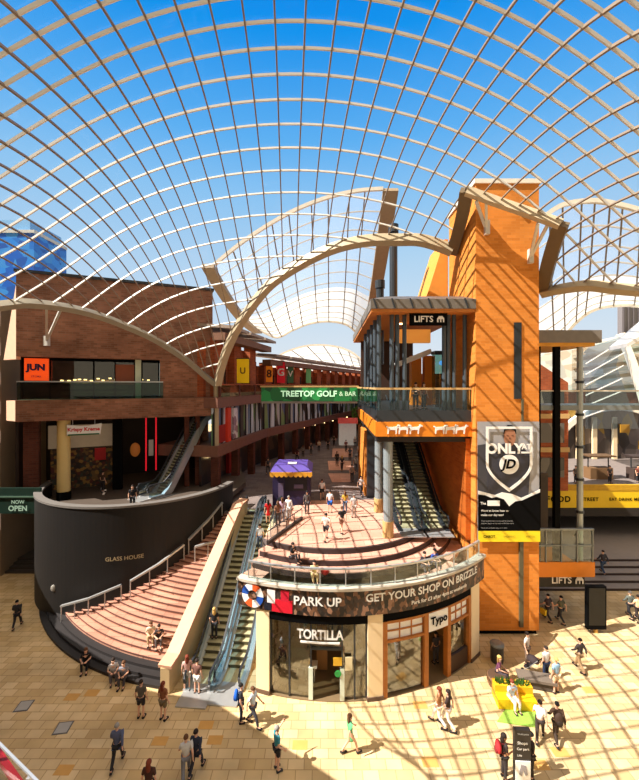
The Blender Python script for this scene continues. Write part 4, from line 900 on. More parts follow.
for i in range(IMIN, IMAX+1):
    for run in runs(i, 'j'): rib(run, .065, .12, 'long_rib', M('shaded_rib_paint', (138,120,100), .45, .1, var=.06))  # long ribs darkened in the colour to mimic their shaded sides
pm = MB(); q = .5; vid = {}
ni, nj = int((IMAX-IMIN)/q), int((16-JMIN)/q)
for a in range(ni):
    for b in range(nj):
        i, j = IMIN+a*q, JMIN+b*q
        if inside(i+q/2, j+q/2):
            ids = []
            for (aa, bb) in ((a,b),(a+1,b),(a+1,b+1),(a,b+1)):
                if (aa, bb) not in vid:
                    p = surf(IMIN+aa*q, JMIN+bb*q); u = (p-DC).normalized(); p = p+u*.04-OFF
                    vid[(aa,bb)] = len(pm.v); pm.v.append(tuple(p))
                ids.append(vid[(aa,bb)])
            pm.f.append(tuple(ids))
part('glass_skin', pm, ROOFGLASS, dome, 'clear glass panes', smooth=True)
def edge_beam(ij, w, h, name, label, mat=BEAM, n=6):
    P = []
    for (a, b), (c, d) in zip(ij, ij[1:]):
        for k in range(n): P.append((a+(c-a)*k/n, b+(d-b)*k/n))
    P.append(ij[-1]); P = [surf(*p) for p in P]
    for _ in range(6): P = [P[0]]+[(P[k-1]+P[k]*2+P[k+1])/4 for k in range(1, len(P)-1)]+[P[-1]]
    U = [(p-DC).normalized() for p in P]
    mb = MB(); mb.sweep([p-OFF for p in P], [(-w/2,-h),(w/2,-h),(w/2,.08),(-w/2,.08)], U); part(name, mb, mat, dome, label); return P
i0 = [k for k, p in enumerate(BND) if p[0] == -6.0][0]; i1 = [k for k, p in enumerate(BND) if p[0] == 13.5][0]
lbm = edge_beam([(-20,5.4)]+BND[2:i0+1], .36, .42, 'edge_beam', 'edge beam along the left brick building', M('grey_beam', (150,142,124), .5, .1))
arc = edge_beam(BND[i0:i1+1], .5, .55, 'arch_beam', 'large arch over the street')
edge_beam([(19.8,6.2),(20.3,5.6),(21.3,4.6),(22.3,4.1),(23.3,3.6),(24,3.3)], .4, .4, 'edge_beam', 'arch over the right street')
BT = M('collar_buff', (190,172,140), .5, var=.08)
edge_beam([(12.1,5.1),(14,4.8),(16.5,4.1),(17.4,3.8)], .3, .38, 'tower_collar', 'eaves beam in front of the tower', BT)
edge_beam([(13.6,7.9),(12.8,6.2),(12.1,5.1)], .7, .3, 'tower_collar', 'gutter on the left of the tower', M('gutter_shaded', (112,94,68), .6))  # side gutters: collar colour darkened to stand for shade
edge_beam([(17.4,3.8),(18.7,5.2),(19.8,6.2)], .7, .3, 'tower_collar', 'gutter on the right of the tower', M('gutter_shaded', (112,94,68), .6))
S = surf(-6.0, 16.0)
m = MB(); m.tube([(S.x,S.y-.1,6.0),(S.x,S.y-.1,S.z+.2)], .22, 10); moved(m, (0,-17,0)); part('springing_post', m, BEAM, dome)
def strut(p, q, w=.14):
    m = MB(); m.bar(p, q, w); moved(m, (0,-17,0)); return part('bracket', m, M('bracket_white', (214,210,200), .45, .2), dome)
bp = surf(-15.8, 8.0)
wx, wy = -21.0+.912*1.6+.41*.1, 26.6+.41*1.6-.912*.1
strut((wx,wy,17.6),(bp.x-.1,bp.y-.2,bp.z-.3)); strut((wx,wy,17.6),(bp.x+.35,bp.y+.4,bp.z-.3)); strut((wx,wy,17.2),(wx,wy,17.9),.3)
for ii, jj, x in ((12.9,5.0,9.6),(16.4,4.15,12.1)):
    p = surf(ii, jj); z = p.z-.9
    strut((x,21.85,z-.7),(p.x-.25,p.y,p.z-.4)); strut((x,21.85,z-.7),(p.x+.3,p.y,p.z-.4)); strut((x,21.8,z-1.0),(x,21.8,z-.2),.26)
def smooth_curve(P, n=33):
    """Catmull-Rom through points"""
    P = [Vector(p) for p in P]; out = []; m_ = len(P)-1
    for k in range(n):
        t = k/(n-1)*m_; i = min(int(t), m_-1); f = t-i
        a, b, c, d = P[max(i-1,0)], P[i], P[i+1], P[min(i+2,m_)]
        out.append(.5*((2*b)+(-a+c)*f+(2*a-5*b+4*c-d)*f*f+(-a+3*b-3*c+d)*f**3))
    return out
def shell(name, label, F, G, nl, nc, mats, sag=0.0, gut=None, ribw=.13, split=.55):
    F = smooth_curve(F); G = smooth_curve(G); n = len(F)
    c0 = sum(F, Vector())/n; root = thing(name, label, 'roof', (c0.x, c0.y, 0)); O = Vector((c0.x, c0.y, 0))
    def pt_(k, t):
        p = F[k].lerp(G[k], t); return p+Vector((0,0,-sag*4*t*(1-t)))-O
    T = [k/16 for k in range(17)]
    for name_, t0, t1, mt in (('upper_glazing', 0, split, mats[0]), ('lower_glazing', split, 1, mats[1])):
        mb = MB(); tt = [t0+(t1-t0)*k/8 for k in range(9)]
        for t in tt: mb.v += [tuple(pt_(k, t)) for k in range(n)]
        for a in range(8):
            for k in range(n-1): mb.f.append((a*n+k, a*n+k+1, (a+1)*n+k+1, (a+1)*n+k))
        part(name_, mb, mt, root, smooth=True)
    for a in range(1, nl):
        k = round(a*(n-1)/nl); mb = MB(); mb.sweep([pt_(k, t) for t in T], [(-ribw/2,-.16),(ribw/2,-.16),(ribw/2,-.02),(-ribw/2,-.02)]); part('long_rib', mb, M('shell_dark_rib', (134,124,112), .5), root)
    for a in range(1, nc):
        t = a/nc; mb = MB(); mb.sweep([pt_(k, t) for k in range(n)], [(-.05,-.14),(.05,-.14),(.05,-.02),(-.05,-.02)]); part('cross_rib', mb, RIBMAT, root)
    for t, w in ((0,.3),(1,.4)):
        mb = MB(); mb.sweep([pt_(k, t) for k in range(n)], [(-w/2,-.25),(w/2,-.25),(w/2,.1),(-w/2,.1)]); part('edge_beam', mb, M('shell_edge', (232,224,206), .5), root)
    for k, s in ((0,-1),(n-1,1)):
        if gut and gut[0 if s < 0 else 1]:
            w = gut[0 if s < 0 else 1]; mb = MB(); mb.sweep([pt_(k, t)+Vector((s*w/2,0,-.1)) for t in T], [(-w/2,-.35),(w/2,-.35),(w/2,.15),(-w/2,.15)]); part('gutter', mb, M('gutter_brown', (150,130,104), .6, var=.15), root)
    return root
shell('street_glass_roof', 'saddle shaped glass roof over the street behind the large arch',
      [at(x, y, 40) for x, y in ((214,264),(240,243),(270,223),(300,207),(330,196),(358,190),(383,188))],
      [at(x, y, 66) for x, y in ((262,331),(277,337),(292,330),(310,323),(330,321),(348,325),(362,338))], 9, 12, (MILKYB, MILKY), sag=1.2, gut=(1.3, 1.6))
shell('far_glass_roof', 'small pale glass roof far down the street',
      [at(x, y, 80) for x, y in ((262,366),(285,352),(310,345),(335,346),(352,352),(364,362))],
      [at(x, y, 104) for x, y in ((318,374),(330,378),(340,378),(350,376),(358,372),(366,368))], 8, 5, (MILKY, MILKY), sag=0, gut=(.5, .5))
shell('side_glass_roof', 'milky glass roof over the right hand street beyond the tower',
      [at(x, y, 30) for x, y in ((536,222),(560,205),(590,200),(615,203),(645,211),(690,226))],
      [at(x, y, 43) for x, y in ((538,352),(560,338),(575,322),(592,310),(615,305),(645,306),(690,318))], 9, 8, (MILKYB, MILKY), sag=1.0, split=.5)

# ---------------------------------------------------------------- plaza furniture
x, y, z = ground(519, 713)
b = thing('planter_bench', 'yellow timber bench with plants in its back on green turf mat', 'bench', (x, y+.1, .03), radians(-6))
m = MB(); m.box(-.82,.82,.0,.42,0,.42); part('seat', m, YELLOW, b)
m = MB(); m.box(-.82,.82,.42,.85,0,.72); part('planter_box', m, M('amber_board', (226,170,30), .5), b)
m = MB()
for k in range(70):
    px_, py_ = random.uniform(-.75,.75), random.uniform(.48,.8); h = random.uniform(.12,.3); a = random.uniform(0, 6.28); d = random.uniform(.03,.1)
    m.add([(px_-.04,py_,.7),(px_+.04,py_,.7),(px_+d*cos(a),py_+d*sin(a),.72+h)], [(0,1,2)]); m.add([(px_,py_-.04,.7),(px_,py_+.04,.7),(px_-d*sin(a),py_+d*cos(a),.72+h*.8)], [(0,1,2)])
pl = part('plants', m, M('bench_leaves', (56,96,30), .7, var=.4, scale=8), b); pl['kind'] = 'stuff'
m = MB(); m.prism([ground(507,707)[:2], ground(497,722)[:2], ground(537,728)[:2], ground(542,712)[:2]], .002, .03); solo('turf_mat', m, M('bright_turf', (140,178,70), .9, var=.3, scale=20), 'bright green turf mat under the yellow bench', 'mat')
a_, c_ = ground(521,688), ground(555,694)
b = thing('grey_bench', 'long dark grey slab bench behind the yellow bench', 'bench', ((a_[0]+c_[0])/2, (a_[1]+c_[1])/2, 0), atan2(c_[1]-a_[1], c_[0]-a_[0]))
L_ = hypot(c_[0]-a_[0], c_[1]-a_[1])/2+.1
m = MB(); m.box(-L_,L_,-.05,.6,.38,.5); part('seat', m, M('bench_grey', (112,100,88), .7), b); m = MB(); m.box(-L_+.1,L_-.1,.05,.5,0,.38); part('base', m, M('bench_dark', (76,68,60), .7), b)
x, y, z = ground(497, 685)
b = thing('round_seat', 'round brown seat by the tower with a person on it', 'seat', (x, y, 0))
m = MB(); m.lathe((0,0,0), [(.38,0),(.46,.2),(.46,.42),(.42,.46)], 20); part('seat_block', m, M('seat_brown', (126,92,62), .7, var=.2), b); m = MB(); m.lathe((0,0,.46), [(.42,0),(.4,.05),(.1,.05)], 20); part('cushion', m, M('seat_dark', (84,62,46), .7), b)
x, y, z = ground(497, 661)
b = thing('litter_bin', 'dark cylindrical litter bin at the foot of the tower', 'bin', (x, y, 0))
m = MB(); m.lathe((0,0,0), [(.3,0),(.32,.1),(.32,.85)], 18); part('body', m, M('bin_dark', (58,56,54), .5), b); m = MB(); m.lathe((0,0,.85), [(.35,0),(.35,.07),(.2,.12)], 18); part('rim', m, GREYMETAL, b)
b = thing('direction_totem', 'black and white direction totem at the bottom edge of the plaza', 'sign', (7.25, 13.55, 0), radians(-3))
m = MB(); m.box(-.28,.28,0,.16,0,2.08); part('panel', m, M('totem_black', (40,36,34), .4), b)
m = MB(); m.box(-.26,.26,-.03,0,0,1.0); part('white_map', m, WHITE, b)
part('lettering', moved(text_mb('Welcome', .1, .01, .02), (0,0,1.96)), M('totem_grey', (170,170,166), .5), b)
part('lettering', moved(text_mb('Shops', .15, .015, .02), (-.02,0,1.64)), WHITE, b); part('lettering', moved(text_mb('Car park', .12, .015, .02), (-.0,0,1.43)), WHITE, b); part('lettering', moved(text_mb('Lifts', .1, .01, .02), (-.12,0,1.2)), WHITE, b)
m = MB(); m.plate([(-.15,.55),(-.05,.5),(.0,.7),(.08,.5),(.16,.55),(.1,.85),(-.08,.9)], -.045, -.03); part('map_mark', m, M('map_grey', (150,146,150), .5), b)
x, y, z = ground(597, 634)
b = thing('digital_totem', 'tall black digital totem standing in the shade on the right', 'sign', (x, y, 0))
m = MB(); m.box(-.55,.55,0,.25,.25,2.75); part('screen_case', m, BLACK, b); m = MB(); m.box(-.47,.47,-.02,0,.5,2.65); part('screen', m, M('dark_screen', (12,12,11), .5), b); m = MB(); m.box(-.09,.09,.05,.2,0,.25); part('foot', m, M('foot_gold', (206,160,80), .5), b)
for (px_, py_), lab in (((63,728),'grey square drain cover in the shaded paving, the nearer one'), ((24,706),'grey square drain cover in the shaded paving, the farther one')):
    x, y, z = ground(px_, py_); b = thing('drain_cover', lab, 'drain cover', (x, y, .0), radians(8))
    m = MB(); m.box(-.3,.3,-.3,.3,0,.012); part('frame', m, M('cover_dark', (96,94,92), .6), b); m = MB(); m.box(-.25,.25,-.25,.25,.012,.02); part('plate', m, M('cover_grey', (168,164,158), .5), b)
for px_, py_ in ((160,741),(64,770),(72,697),(206,725),(215,740),(92,693),(540,765),(560,752),(430,762),(300,745),(420,705),(590,690)):
    x, y, z = ground(px_, py_); m = MB(); m.box(x-.3,x+.3,y-.2,y+.2,0,.006); struct('orange_floor_slab', m, M('orange_slab', (206,156,84), .7), 'single orange paving slab', 'paving')
bl = thing('balcony_railing', 'red and glass balcony railing at the bottom left corner', 'railing', (-3.4, 4.0, 9.0), kind='structure')
p0, p1_ = Vector((-4.73, 4.78, 0)), Vector((-2.05, 3.28, 0))
def lp(t, z): p = p0.lerp(p1_, t); return (p.x+3.4, p.y-4.0, z-9.0)
m = MB(); m.bar(lp(0,10.59), lp(1,10.59), .022); part('handrail', m, STEEL, bl)
m = MB(); m.quad(lp(0,9.3), lp(1,9.3), lp(1,10.5), lp(0,10.5)); part('glass_panel', m, GLASS, bl)
m = MB(); m.bar((-4.66+3.4,4.94-4.0,1.3), (-2.4+3.4,3.45-4.0,1.3), .06); part('red_bar', m, M('deep_red', (150,20,26), .4), bl)
m = MB(); m.bar((-4.75+3.4,4.85-4.0,1.22), (-2.49+3.4,3.36-4.0,1.22), .03); part('white_bar', m, WHITE, bl)
for t in (.2,.45,.7,.95): m = MB(); m.bar(lp(t,9.2), lp(t,10.55), .035); part('post', m, STEEL, bl)
vb = MB(); vb.box(-9, 9, -4.0, .7, 12.4, 12.75); struct('balcony_floor', vb, GREYMETAL, 'balcony slab on which the viewer stands', 'balcony')
# ---------------------------------------------------------------- people
def V(*a): return Vector(a)
def pose(kind):
    J = dict(pel=V(0,0,.93), wai=V(0,0,1.08), che=V(0,0,1.28), nec=V(0,.0,1.45), jaw=V(0,-.035,1.53), sku=V(0,-.005,1.62), nos=V(0,-.125,1.585), fac=V(0,-.085,1.59))
    for s, n in ((-1,'l'),(1,'r')):
        J['sh'+n] = V(s*.175,0,1.39); J['el'+n] = V(s*.235,.03,1.11); J['wr'+n] = V(s*.245,-.06,.87)
        J['hi'+n] = V(s*.095,0,.88); J['kn'+n] = V(s*.105,-.02,.49); J['an'+n] = V(s*.11,.01,.085); J['to'+n] = V(s*.125,-.15,.035); J['ea'+n] = V(s*.088,.0,1.59)
    if kind == 'walk':
        J['knl'] += V(0,-.20,.04); J['anl'] += V(0,-.32,.04); J['tol'] += V(0,-.32,.06)
        J['knr'] += V(0,.06,.0); J['anr'] += V(0,.33,.07); J['tor'] += V(0,.28,.0)
        J['ell'] += V(0,.12,.02); J['wrl'] += V(0,.22,.06); J['elr'] += V(0,-.12,.02); J['wrr'] += V(0,-.24,.10)
    if kind == 'phone':
        J['elr'] += V(.0,-.06,.03); J['wrr'] = V(.09,-.30,1.22); J['ell'] += V(0,-.04,.0); J['wrl'] = V(-.10,-.28,1.15); J['nos'] += V(0,.01,-.03)
    if kind == 'raise':
        J['elr'] = V(.30,-.16,1.26); J['wrr'] = V(.34,-.38,1.42); J['wrl'] += V(0,-.1,.06)
    if kind in ('sit', 'lowsit'):
        low = kind == 'lowsit'; d = V(0,0,-.60 if low else -.44)
        for k in list(J):
            if k[:2] not in ('kn','an','to'): J[k] = J[k]+d
        for n, s in (('l',-1),('r',1)):
            J['kn'+n] = V(s*.14,-.36,.52) if low else V(s*.12,-.44,.50); J['an'+n] = V(s*.11,-.46 if low else -.42,.085); J['to'+n] = V(s*.12,-.61 if low else -.57,.035)
            J['el'+n] += V(0,-.12,.03); J['wr'+n] = V(s*.11,-.37,.58 if low else .60)
        for k in ('che','nec','jaw','sku','nos','fac','eal','ear','shl','shr'): J[k] += V(0,-.07,-.01)
    return J
def skin(name, verts, edges, rad, mat, sub=1, root=0):
    me = bpy.data.meshes.new(name); me.from_pydata([tuple(v) for v in verts], edges, []); o = bpy.data.objects.new(name, me); COL.objects.link(o)
    o.modifiers.new('skin', 'SKIN'); sd = me.skin_vertices[0].data
    for k, r in enumerate(rad): sd[k].radius = r if isinstance(r, tuple) else (r, r); sd[k].use_root = (k == root)
    mm = o.modifiers.new('sub', 'SUBSURF'); mm.levels = sub; mm.render_levels = sub
    dg = bpy.context.evaluated_depsgraph_get(); dg.update()
    out_ = bpy.data.meshes.new_from_object(o.evaluated_get(dg)); out_.name = name
    bpy.data.objects.remove(o); bpy.data.meshes.remove(me)
    out_.polygons.foreach_set('use_smooth', [True]*len(out_.polygons)); out_.materials.clear(); out_.materials.append(mat)
    return out_
BODY = {}
def chain(J, names, rads, vs, es, rs, start=None):
    p = start
    for n_, r in zip(names, rads):
        vs.append(J[n_] if isinstance(n_, str) else n_); rs.append(r)
        if p is not None: es.append((p, len(vs)-1))
        p = len(vs)-1
    return p
def body_mesh(kind):
    if kind in BODY: return BODY[kind]
    J = pose(kind); vs, es, rs = [], [], []
    chain(J, ['pel'], [(.125,.10)], vs, es, rs)
    ch = chain(J, ['wai','che'], [(.11,.09),(.125,.095)], vs, es, rs, 0)
    hd = chain(J, ['nec','jaw','sku'], [.05,(.062,.07),(.08,.095)], vs, es, rs, ch)
    chain(J, ['nos'], [.014], vs, es, rs, hd)
    for n in 'lr':
        chain(J, ['ea'+n], [.022], vs, es, rs, hd)
        w = chain(J, ['sh'+n,'el'+n,'wr'+n], [.058,.042,.028], vs, es, rs, ch)
        d = (J['wr'+n]-J['el'+n]).normalized(); s = 1 if n == 'r' else -1
        fwd = V(0,-1,0); lat = (fwd-d*fwd.dot(d))
        lat = lat.normalized() if lat.length > .2 else V(0,0,1); inn = d.cross(lat)*(-s)
        pa = J['wr'+n]+d*.075; p = chain(J, [pa], [(.036,.018)], vs, es, rs, w)
        for q in range(4):
            b = pa+d*.03+lat*(.033-.022*q); L = (.062,.075,.07,.055)[q]
            chain(J, [b, b+d*L*.6+inn*.006, b+d*L*.85+inn*.03], [.0095,.009,.008], vs, es, rs, p)
        tb = J['wr'+n]+d*.045+lat*.035; chain(J, [tb, tb+d*.04+lat*.025, tb+d*.07+lat*.02+inn*.012], [.011,.010,.009], vs, es, rs, p)
        chain(J, ['hi'+n,'kn'+n,'an'+n,'to'+n], [.088,.056,.038,.032], vs, es, rs, 0)
    BODY[kind] = skin('body', vs, es, rs, SKINTONE[0]); return BODY[kind]
GARM = {}
def garment_mesh(kind, g):
    if (kind, g) in GARM: return GARM[kind, g]
    J = pose(kind); vs, es, rs = [], [], []; M0 = WHITE
    if g in ('shirt', 'coat', 'dress'):
        lo = V(*(J['pel']))+V(0,0,-.02)
        chain(J, [lo], [(.15,.12)], vs, es, rs); ch = chain(J, ['wai','che'], [(.135,.11),(.148,.118)], vs, es, rs, 0)
        chain(J, [J['nec']+V(0,0,-.035)], [(.07,.062)], vs, es, rs, ch)
        for n in 'lr':
            if g == 'coat': chain(J, ['sh'+n,'el'+n,'wr'+n], [.076,.058,.044], vs, es, rs, ch)
            else: chain(J, ['sh'+n, J['sh'+n].lerp(J['el'+n],.75)], [.074,.058], vs, es, rs, ch)
        if g in ('dress', 'coat'):
            kn = (J['knl']+J['knr'])/2; f = .85 if g == 'dress' else .5
            chain(J, [J['pel'].lerp(kn, f*.55), J['pel'].lerp(kn, f)], [(.18,.155),(.215,.19) if g == 'dress' else (.185,.16)], vs, es, rs, 0)
    else:
        chain(J, ['pel'], [(.142,.115)], vs, es, rs)
        for n in 'lr':
            if g == 'trousers': chain(J, ['hi'+n,'kn'+n, J['an'+n]+V(0,0,.02)], [.105,.075,.06], vs, es, rs, 0)
            else: chain(J, ['hi'+n, J['hi'+n].lerp(J['kn'+n],.8)], [.11,.092], vs, es, rs, 0)
    GARM[kind, g] = skin(g, vs, es, rs, M0); return GARM[kind, g]
EXTRA = {}
def extra_mesh(kind, what):
    if (kind, what) in EXTRA: return EXTRA[kind, what]
    J = pose(kind); mb = MB(); s = J['sku']
    if what == 'short_hair': mb.ball((s.x, s.y+.018, s.z+.02), (.094,.11,.105), 12, 7, -.15, 1)
    elif what == 'long_hair':
        mb.ball((s.x, s.y+.02, s.z+.02), (.098,.115,.108), 12, 7, -.1, 1); mb.ball((s.x, s.y+.075, s.z-.11), (.095,.055,.2), 10, 7)
    elif what == 'cap': mb.ball((s.x, s.y+.01, s.z+.03), (.1,.116,.1), 12, 6, 0, 1); mb.box(s.x-.07, s.x+.07, s.y-.2, s.y-.06, s.z+.03, s.z+.045)
    elif what in ('shoel', 'shoer'):
        a, t = J['an'+what[-1]], J['to'+what[-1]]; d = t-a; d.z = 0; d.normalize(); c = (a+t)/2
        mb.sweep([a+V(0,0,-.045)-d*.06, c+V(0,0,-.01), t+V(0,0,.005)+d*.03], [(-.045,-.03),(.045,-.03),(.042,.03),(-.042,.03)])
    elif what == 'eye': mb.ball((.034, J['fac'].y-.005+.0, J['fac'].z+.02), (.012,.01,.009), 6, 4)
    elif what == 'eye2': mb.ball((-.034, J['fac'].y-.005, J['fac'].z+.02), (.012,.01,.009), 6, 4)
    EXTRA[kind, what] = mb.mesh(what, WHITE, True); return EXTRA[kind, what]
def worn(name, me, mat, root):
    o = bpy.data.objects.new(name, me); COL.objects.link(o); o.parent = root
    o.material_slots[0].link = 'OBJECT'; o.material_slots[0].material = mat; return o
def CM(rgb): return M('cloth_%d_%d_%d' % rgb, rgb, .8, var=.15, scale=6)
HAIRC = {'d': (40,28,22), 'b': (96,62,36), 'y': (206,166,96), 'r': (120,52,30), 'g': (150,146,140), 'k': (18,16,16)}
NP = [0]
def person(label, loc, face, kind, top, bot, hair='d', tone=0, garb='shirt', legs='trousers', hairstyle='short_hair', sc=1.0, group=None, shoes=(40,36,36)):
    """face: 0 looks towards the viewer, 90 towards +x, 180 away"""
    r = thing('person', label, 'person', loc, radians(face), group); sc *= .96; r.scale = (sc, sc, sc)
    worn('body', body_mesh(kind), SKINTONE[tone], r)
    if garb != 'dress': worn(legs, garment_mesh(kind, legs), CM(bot), r)
    worn(garb, garment_mesh(kind, garb), CM(top), r)
    worn('hair' if hairstyle != 'cap' else 'cap', extra_mesh(kind, hairstyle), CM(HAIRC[hair]), r)
    for n in 'lr': worn('shoe', extra_mesh(kind, 'shoe'+n), CM(shoes), r)
    if NP[0] < 40:
        for e in ('eye', 'eye2'): worn('eye', extra_mesh(kind, e), BLACK, r)
    NP[0] += 1; return r
def backpack(p, rgb, label, off=(0,.2), z=1.22, group=None):
    a = p.rotation_euler[2]; x, y = off; s = p.scale[0]
    o = thing('backpack', label, 'backpack', (p.location[0]+(x*cos(a)-y*sin(a))*s, p.location[1]+(x*sin(a)+y*cos(a))*s, p.location[2]+(z-.25)*s), a)
    m = MB(); m.ball((0,0,.25), (.17,.1,.25), 12, 8); part('bag', m, CM(rgb), o, smooth=True); m = MB(); m.ball((0,.08,.14), (.12,.05,.12), 10, 6); part('pocket', m, CM(tuple(int(c*.7) for c in rgb)), o, smooth=True)
    for s_ in (-.11, .11): m = MB(); m.tube([(s_,-.06,.45),(s_,-.24,.42),(s_,-.27,.25),(s_,-.08,.06)], .015, 5); part('strap', m, CM(tuple(int(c*.6) for c in rgb)), o)
def carried(p, rgb, label, off=(.27,-.1), z=.6):
    a = p.rotation_euler[2]; x, y = off
    o = thing('shopping_bag', label, 'bag', (p.location[0]+x*cos(a)-y*sin(a), p.location[1]+x*sin(a)+y*cos(a), p.location[2]+z-.2), a)
    m = MB(); m.add([(-.06,-.16,0),(.06,-.16,0),(.06,.16,0),(-.06,.16,0),(-.08,-.19,.34),(.08,-.19,.34),(.08,.19,.34),(-.08,.19,.34)], [(0,3,2,1),(4,5,6,7),(0,1,5,4),(1,2,6,5),(2,3,7,6),(3,0,4,7)]); part('bag', m, CM(rgb), o)
    m = MB(); m.tube([(0,-.1,.34),(0,-.06,.46),(0,.06,.46),(0,.1,.34)], .012, 5); part('handle', m, CM((60,50,40)), o)
g = ground
def sp3(px_, py_):
    """a seat on the stairs: where the tread stands under that point of the photograph"""
    z = 1.0
    for _ in range(12): x, y, _z = ground(px_, py_, z); z = .5*z+.5*stz(x, y)
    return (x, y, z-.15)
# --- on the plaza
person('person in dark coat walking beside the left end of the drum wall', g(17,628), 200, 'walk', (48,46,50), (40,40,46), 'k', garb='coat')
person('person in black sitting alone on the black bottom step', (*g(86,668)[:2], .0), 20, 'lowsit', (26,24,26), (24,24,26), 'b', hairstyle='long_hair')
person('person in white top sitting on the black bottom step, left of a pair', (*g(113,679)[:2], .0), 30, 'lowsit', (206,200,196), (90,86,90), 'd')
person('person in grey sitting on the black bottom step, right of a pair', (*g(124,682)[:2], .0), 10, 'lowsit', (130,130,140), (70,66,70), 'b')
person('person in grey shirt and dark shorts standing left in a pair in shade', g(141,718), 180, 'stand', (92,84,76), (52,48,48), 'd', legs='shorts')
person('person in rust coloured top and shorts standing right in a pair in shade', g(163,720), 160, 'stand', (140,86,56), (120,104,80), 'r', legs='shorts', hairstyle='long_hair')
person('person in slate blue jacket walking away across the shaded paving', g(117,767), 190, 'walk', (84,92,122), (34,34,40), 'g', garb='coat')
person('person in dark navy jacket walking at the bottom of the shaded plaza', g(196,774), 170, 'walk', (40,48,68), (44,44,52), 'd', garb='coat')
person('person in white shirt and grey trousers walking just left of a navy jacket', g(186,780), 200, 'walk', (206,204,200), (120,120,126), 'b')
person('person with long auburn hair in dark top at the very bottom edge', g(149,808), 180, 'stand', (70,40,30), (50,44,44), 'r', hairstyle='long_hair')
person('person in pale pink top waiting at the foot of the stone wall', g(187,690), 200, 'stand', (214,170,160), (196,186,176), 'r', legs='shorts', hairstyle='long_hair')
person('person in white shorts waiting at the foot of the escalator', g(197,694), 170, 'stand', (120,84,74), (226,220,214), 'd', legs='shorts')
p = person('person in black with blond hair riding up the escalator beside the stone wall', (-5.62,20.3,.86), 185, 'stand', (34,32,38), (30,30,36), 'y', hairstyle='long_hair')
p = person('person in black shirt with large blue backpack near the escalator foot', g(241,722), 100, 'stand', (44,44,50), (40,42,52), 'k'); backpack(p, (20,92,196), 'bright blue backpack worn by a person near the escalators')
person('person in white and blue shirt walking beside the blue backpack', g(253,726), 70, 'walk', (200,212,224), (70,70,80), 'b')
person('person in turquoise shirt and dark shorts holding up a phone', g(277,770), 120, 'raise', (60,150,164), (34,36,44), 'g', legs='shorts', shoes=(60,60,64))
person('person in short green dress walking alone before the corner shop', g(350,754), 110, 'walk', (96,176,120), (96,176,120), 'b', garb='dress', hairstyle='long_hair', sc=.95)
person('person with long dark hair, black top and white trousers walking', g(448,729), 240, 'walk', (52,36,34), (236,226,216), 'd', hairstyle='long_hair')
person('person in tan top and white trousers walking behind long dark hair', g(439,726), 240, 'walk', (180,130,90), (240,234,226), 'r', hairstyle='long_hair')
p = person('person in plum top sitting on the round brown seat', (g(498,683)[0]+.05, g(498,683)[1]+.1, .05), 60, 'sit', (110,60,86), (70,60,66), 'y', hairstyle='long_hair')
person('person in white shirt standing behind a dark pushchair', g(527,664), 40, 'stand', (222,212,202), (120,100,84), 'd')
person('person in white shirt and dark jeans standing by the grey bench', g(546,680), 200, 'stand', (238,234,230), (38,50,76), 'd')
person('person in pale blue shirt and cream shorts beside the grey bench', g(556,693), 200, 'stand', (150,186,216), (214,190,156), 'y', legs='shorts')
x, y, z = g(516, 714)
person('person in light blue shirt and white trousers sitting on the yellow bench', (x, y+.42, .0), 10, 'sit', (196,216,236), (236,228,214), 'r', shoes=(60,50,40))
person('person in white shirt and dark trousers walking past the turf mat', g(540,741), 150, 'walk', (244,240,234), (62,50,46), 'd')
p = person('person in dark brown jacket walking beside a white shirt on the plaza', g(557,743), 170, 'walk', (74,52,36), (60,46,36), 'k', garb='coat'); backpack(p, (60,42,30), 'dark brown backpack on a brown jacket', z=1.15)
person('person in dark jacket and tan trousers strolling alone at the right', g(580,671), 200, 'walk', (56,48,46), (150,120,86), 'd', garb='coat')
p = person('person in black top wearing red backpack left of the white totem', (6.75,13.9,0), 90, 'phone', (52,40,38), (50,44,44), 'd', 1, hairstyle='long_hair'); backpack(p, (190,44,50), 'red backpack seen left of the direction totem', (0,.22))
p = person('person in dark brown coat half hidden right of the direction totem', (7.75,13.95,0), 270, 'phone', (58,44,38), (52,44,42), 'k', garb='coat')
p = person('person in dark top with yellow bag in the shade behind the tower', g(548,621), 200, 'walk', (58,44,48), (50,44,46), 'd'); carried(p, (214,180,40), 'yellow shopping bag carried in the shade')
person('person in olive top walking beside the yellow bag in the shade', g(561,623), 200, 'walk', (86,84,66), (44,42,46), 'k')
person('person in grey green jacket at the right edge of the shade', g(630,618), 180, 'walk', (96,104,98), (40,40,46), 'g', garb='coat')
person('person in cream top at the very right edge of the plaza', g(638,622), 180, 'walk', (226,200,160), (50,40,40), 'd')
person('person in dark coat climbing the shaded steps on the right', (*g(603,574,.5)[:2], .51), 180, 'walk', (54,54,64), (60,84,120), 'k', garb='coat', sc=1.05)
person('person in black walking on the lower floor above the shaded steps', (21.5,31.5,.87), 170, 'walk', (36,36,40), (30,30,34), 'd', garb='coat')
pc = thing('pushchair', 'small dark pushchair standing in front of a white shirt', 'pushchair', g(531,674), radians(30))
m = MB(); m.sweep([(0,.25,.3),(0,.1,.35),(0,-.1,.6),(0,-.18,.8)], [(-.2,-.05),(.2,-.05),(.2,.05),(-.2,.05)]); part('seat', m, CM((40,34,36)), pc)
m = MB(); m.ball((0,-.1,.75), (.24,.3,.22), 12, 6, 0, 1); part('hood', m, CM((52,40,40)), pc)
for sx in (-.2,.2):
    m = MB(); m.tube([(sx,.3,.1),(sx,.0,.4),(sx,-.45,1.0)], .018, 6); part('frame_tube', m, STEEL, pc)
    for yy in (.3,-.25): m = MB(); m.tube([(sx-.02,yy,.1),(sx+.02,yy,.1)], .1, 12); part('wheel', m, BLACK, pc)
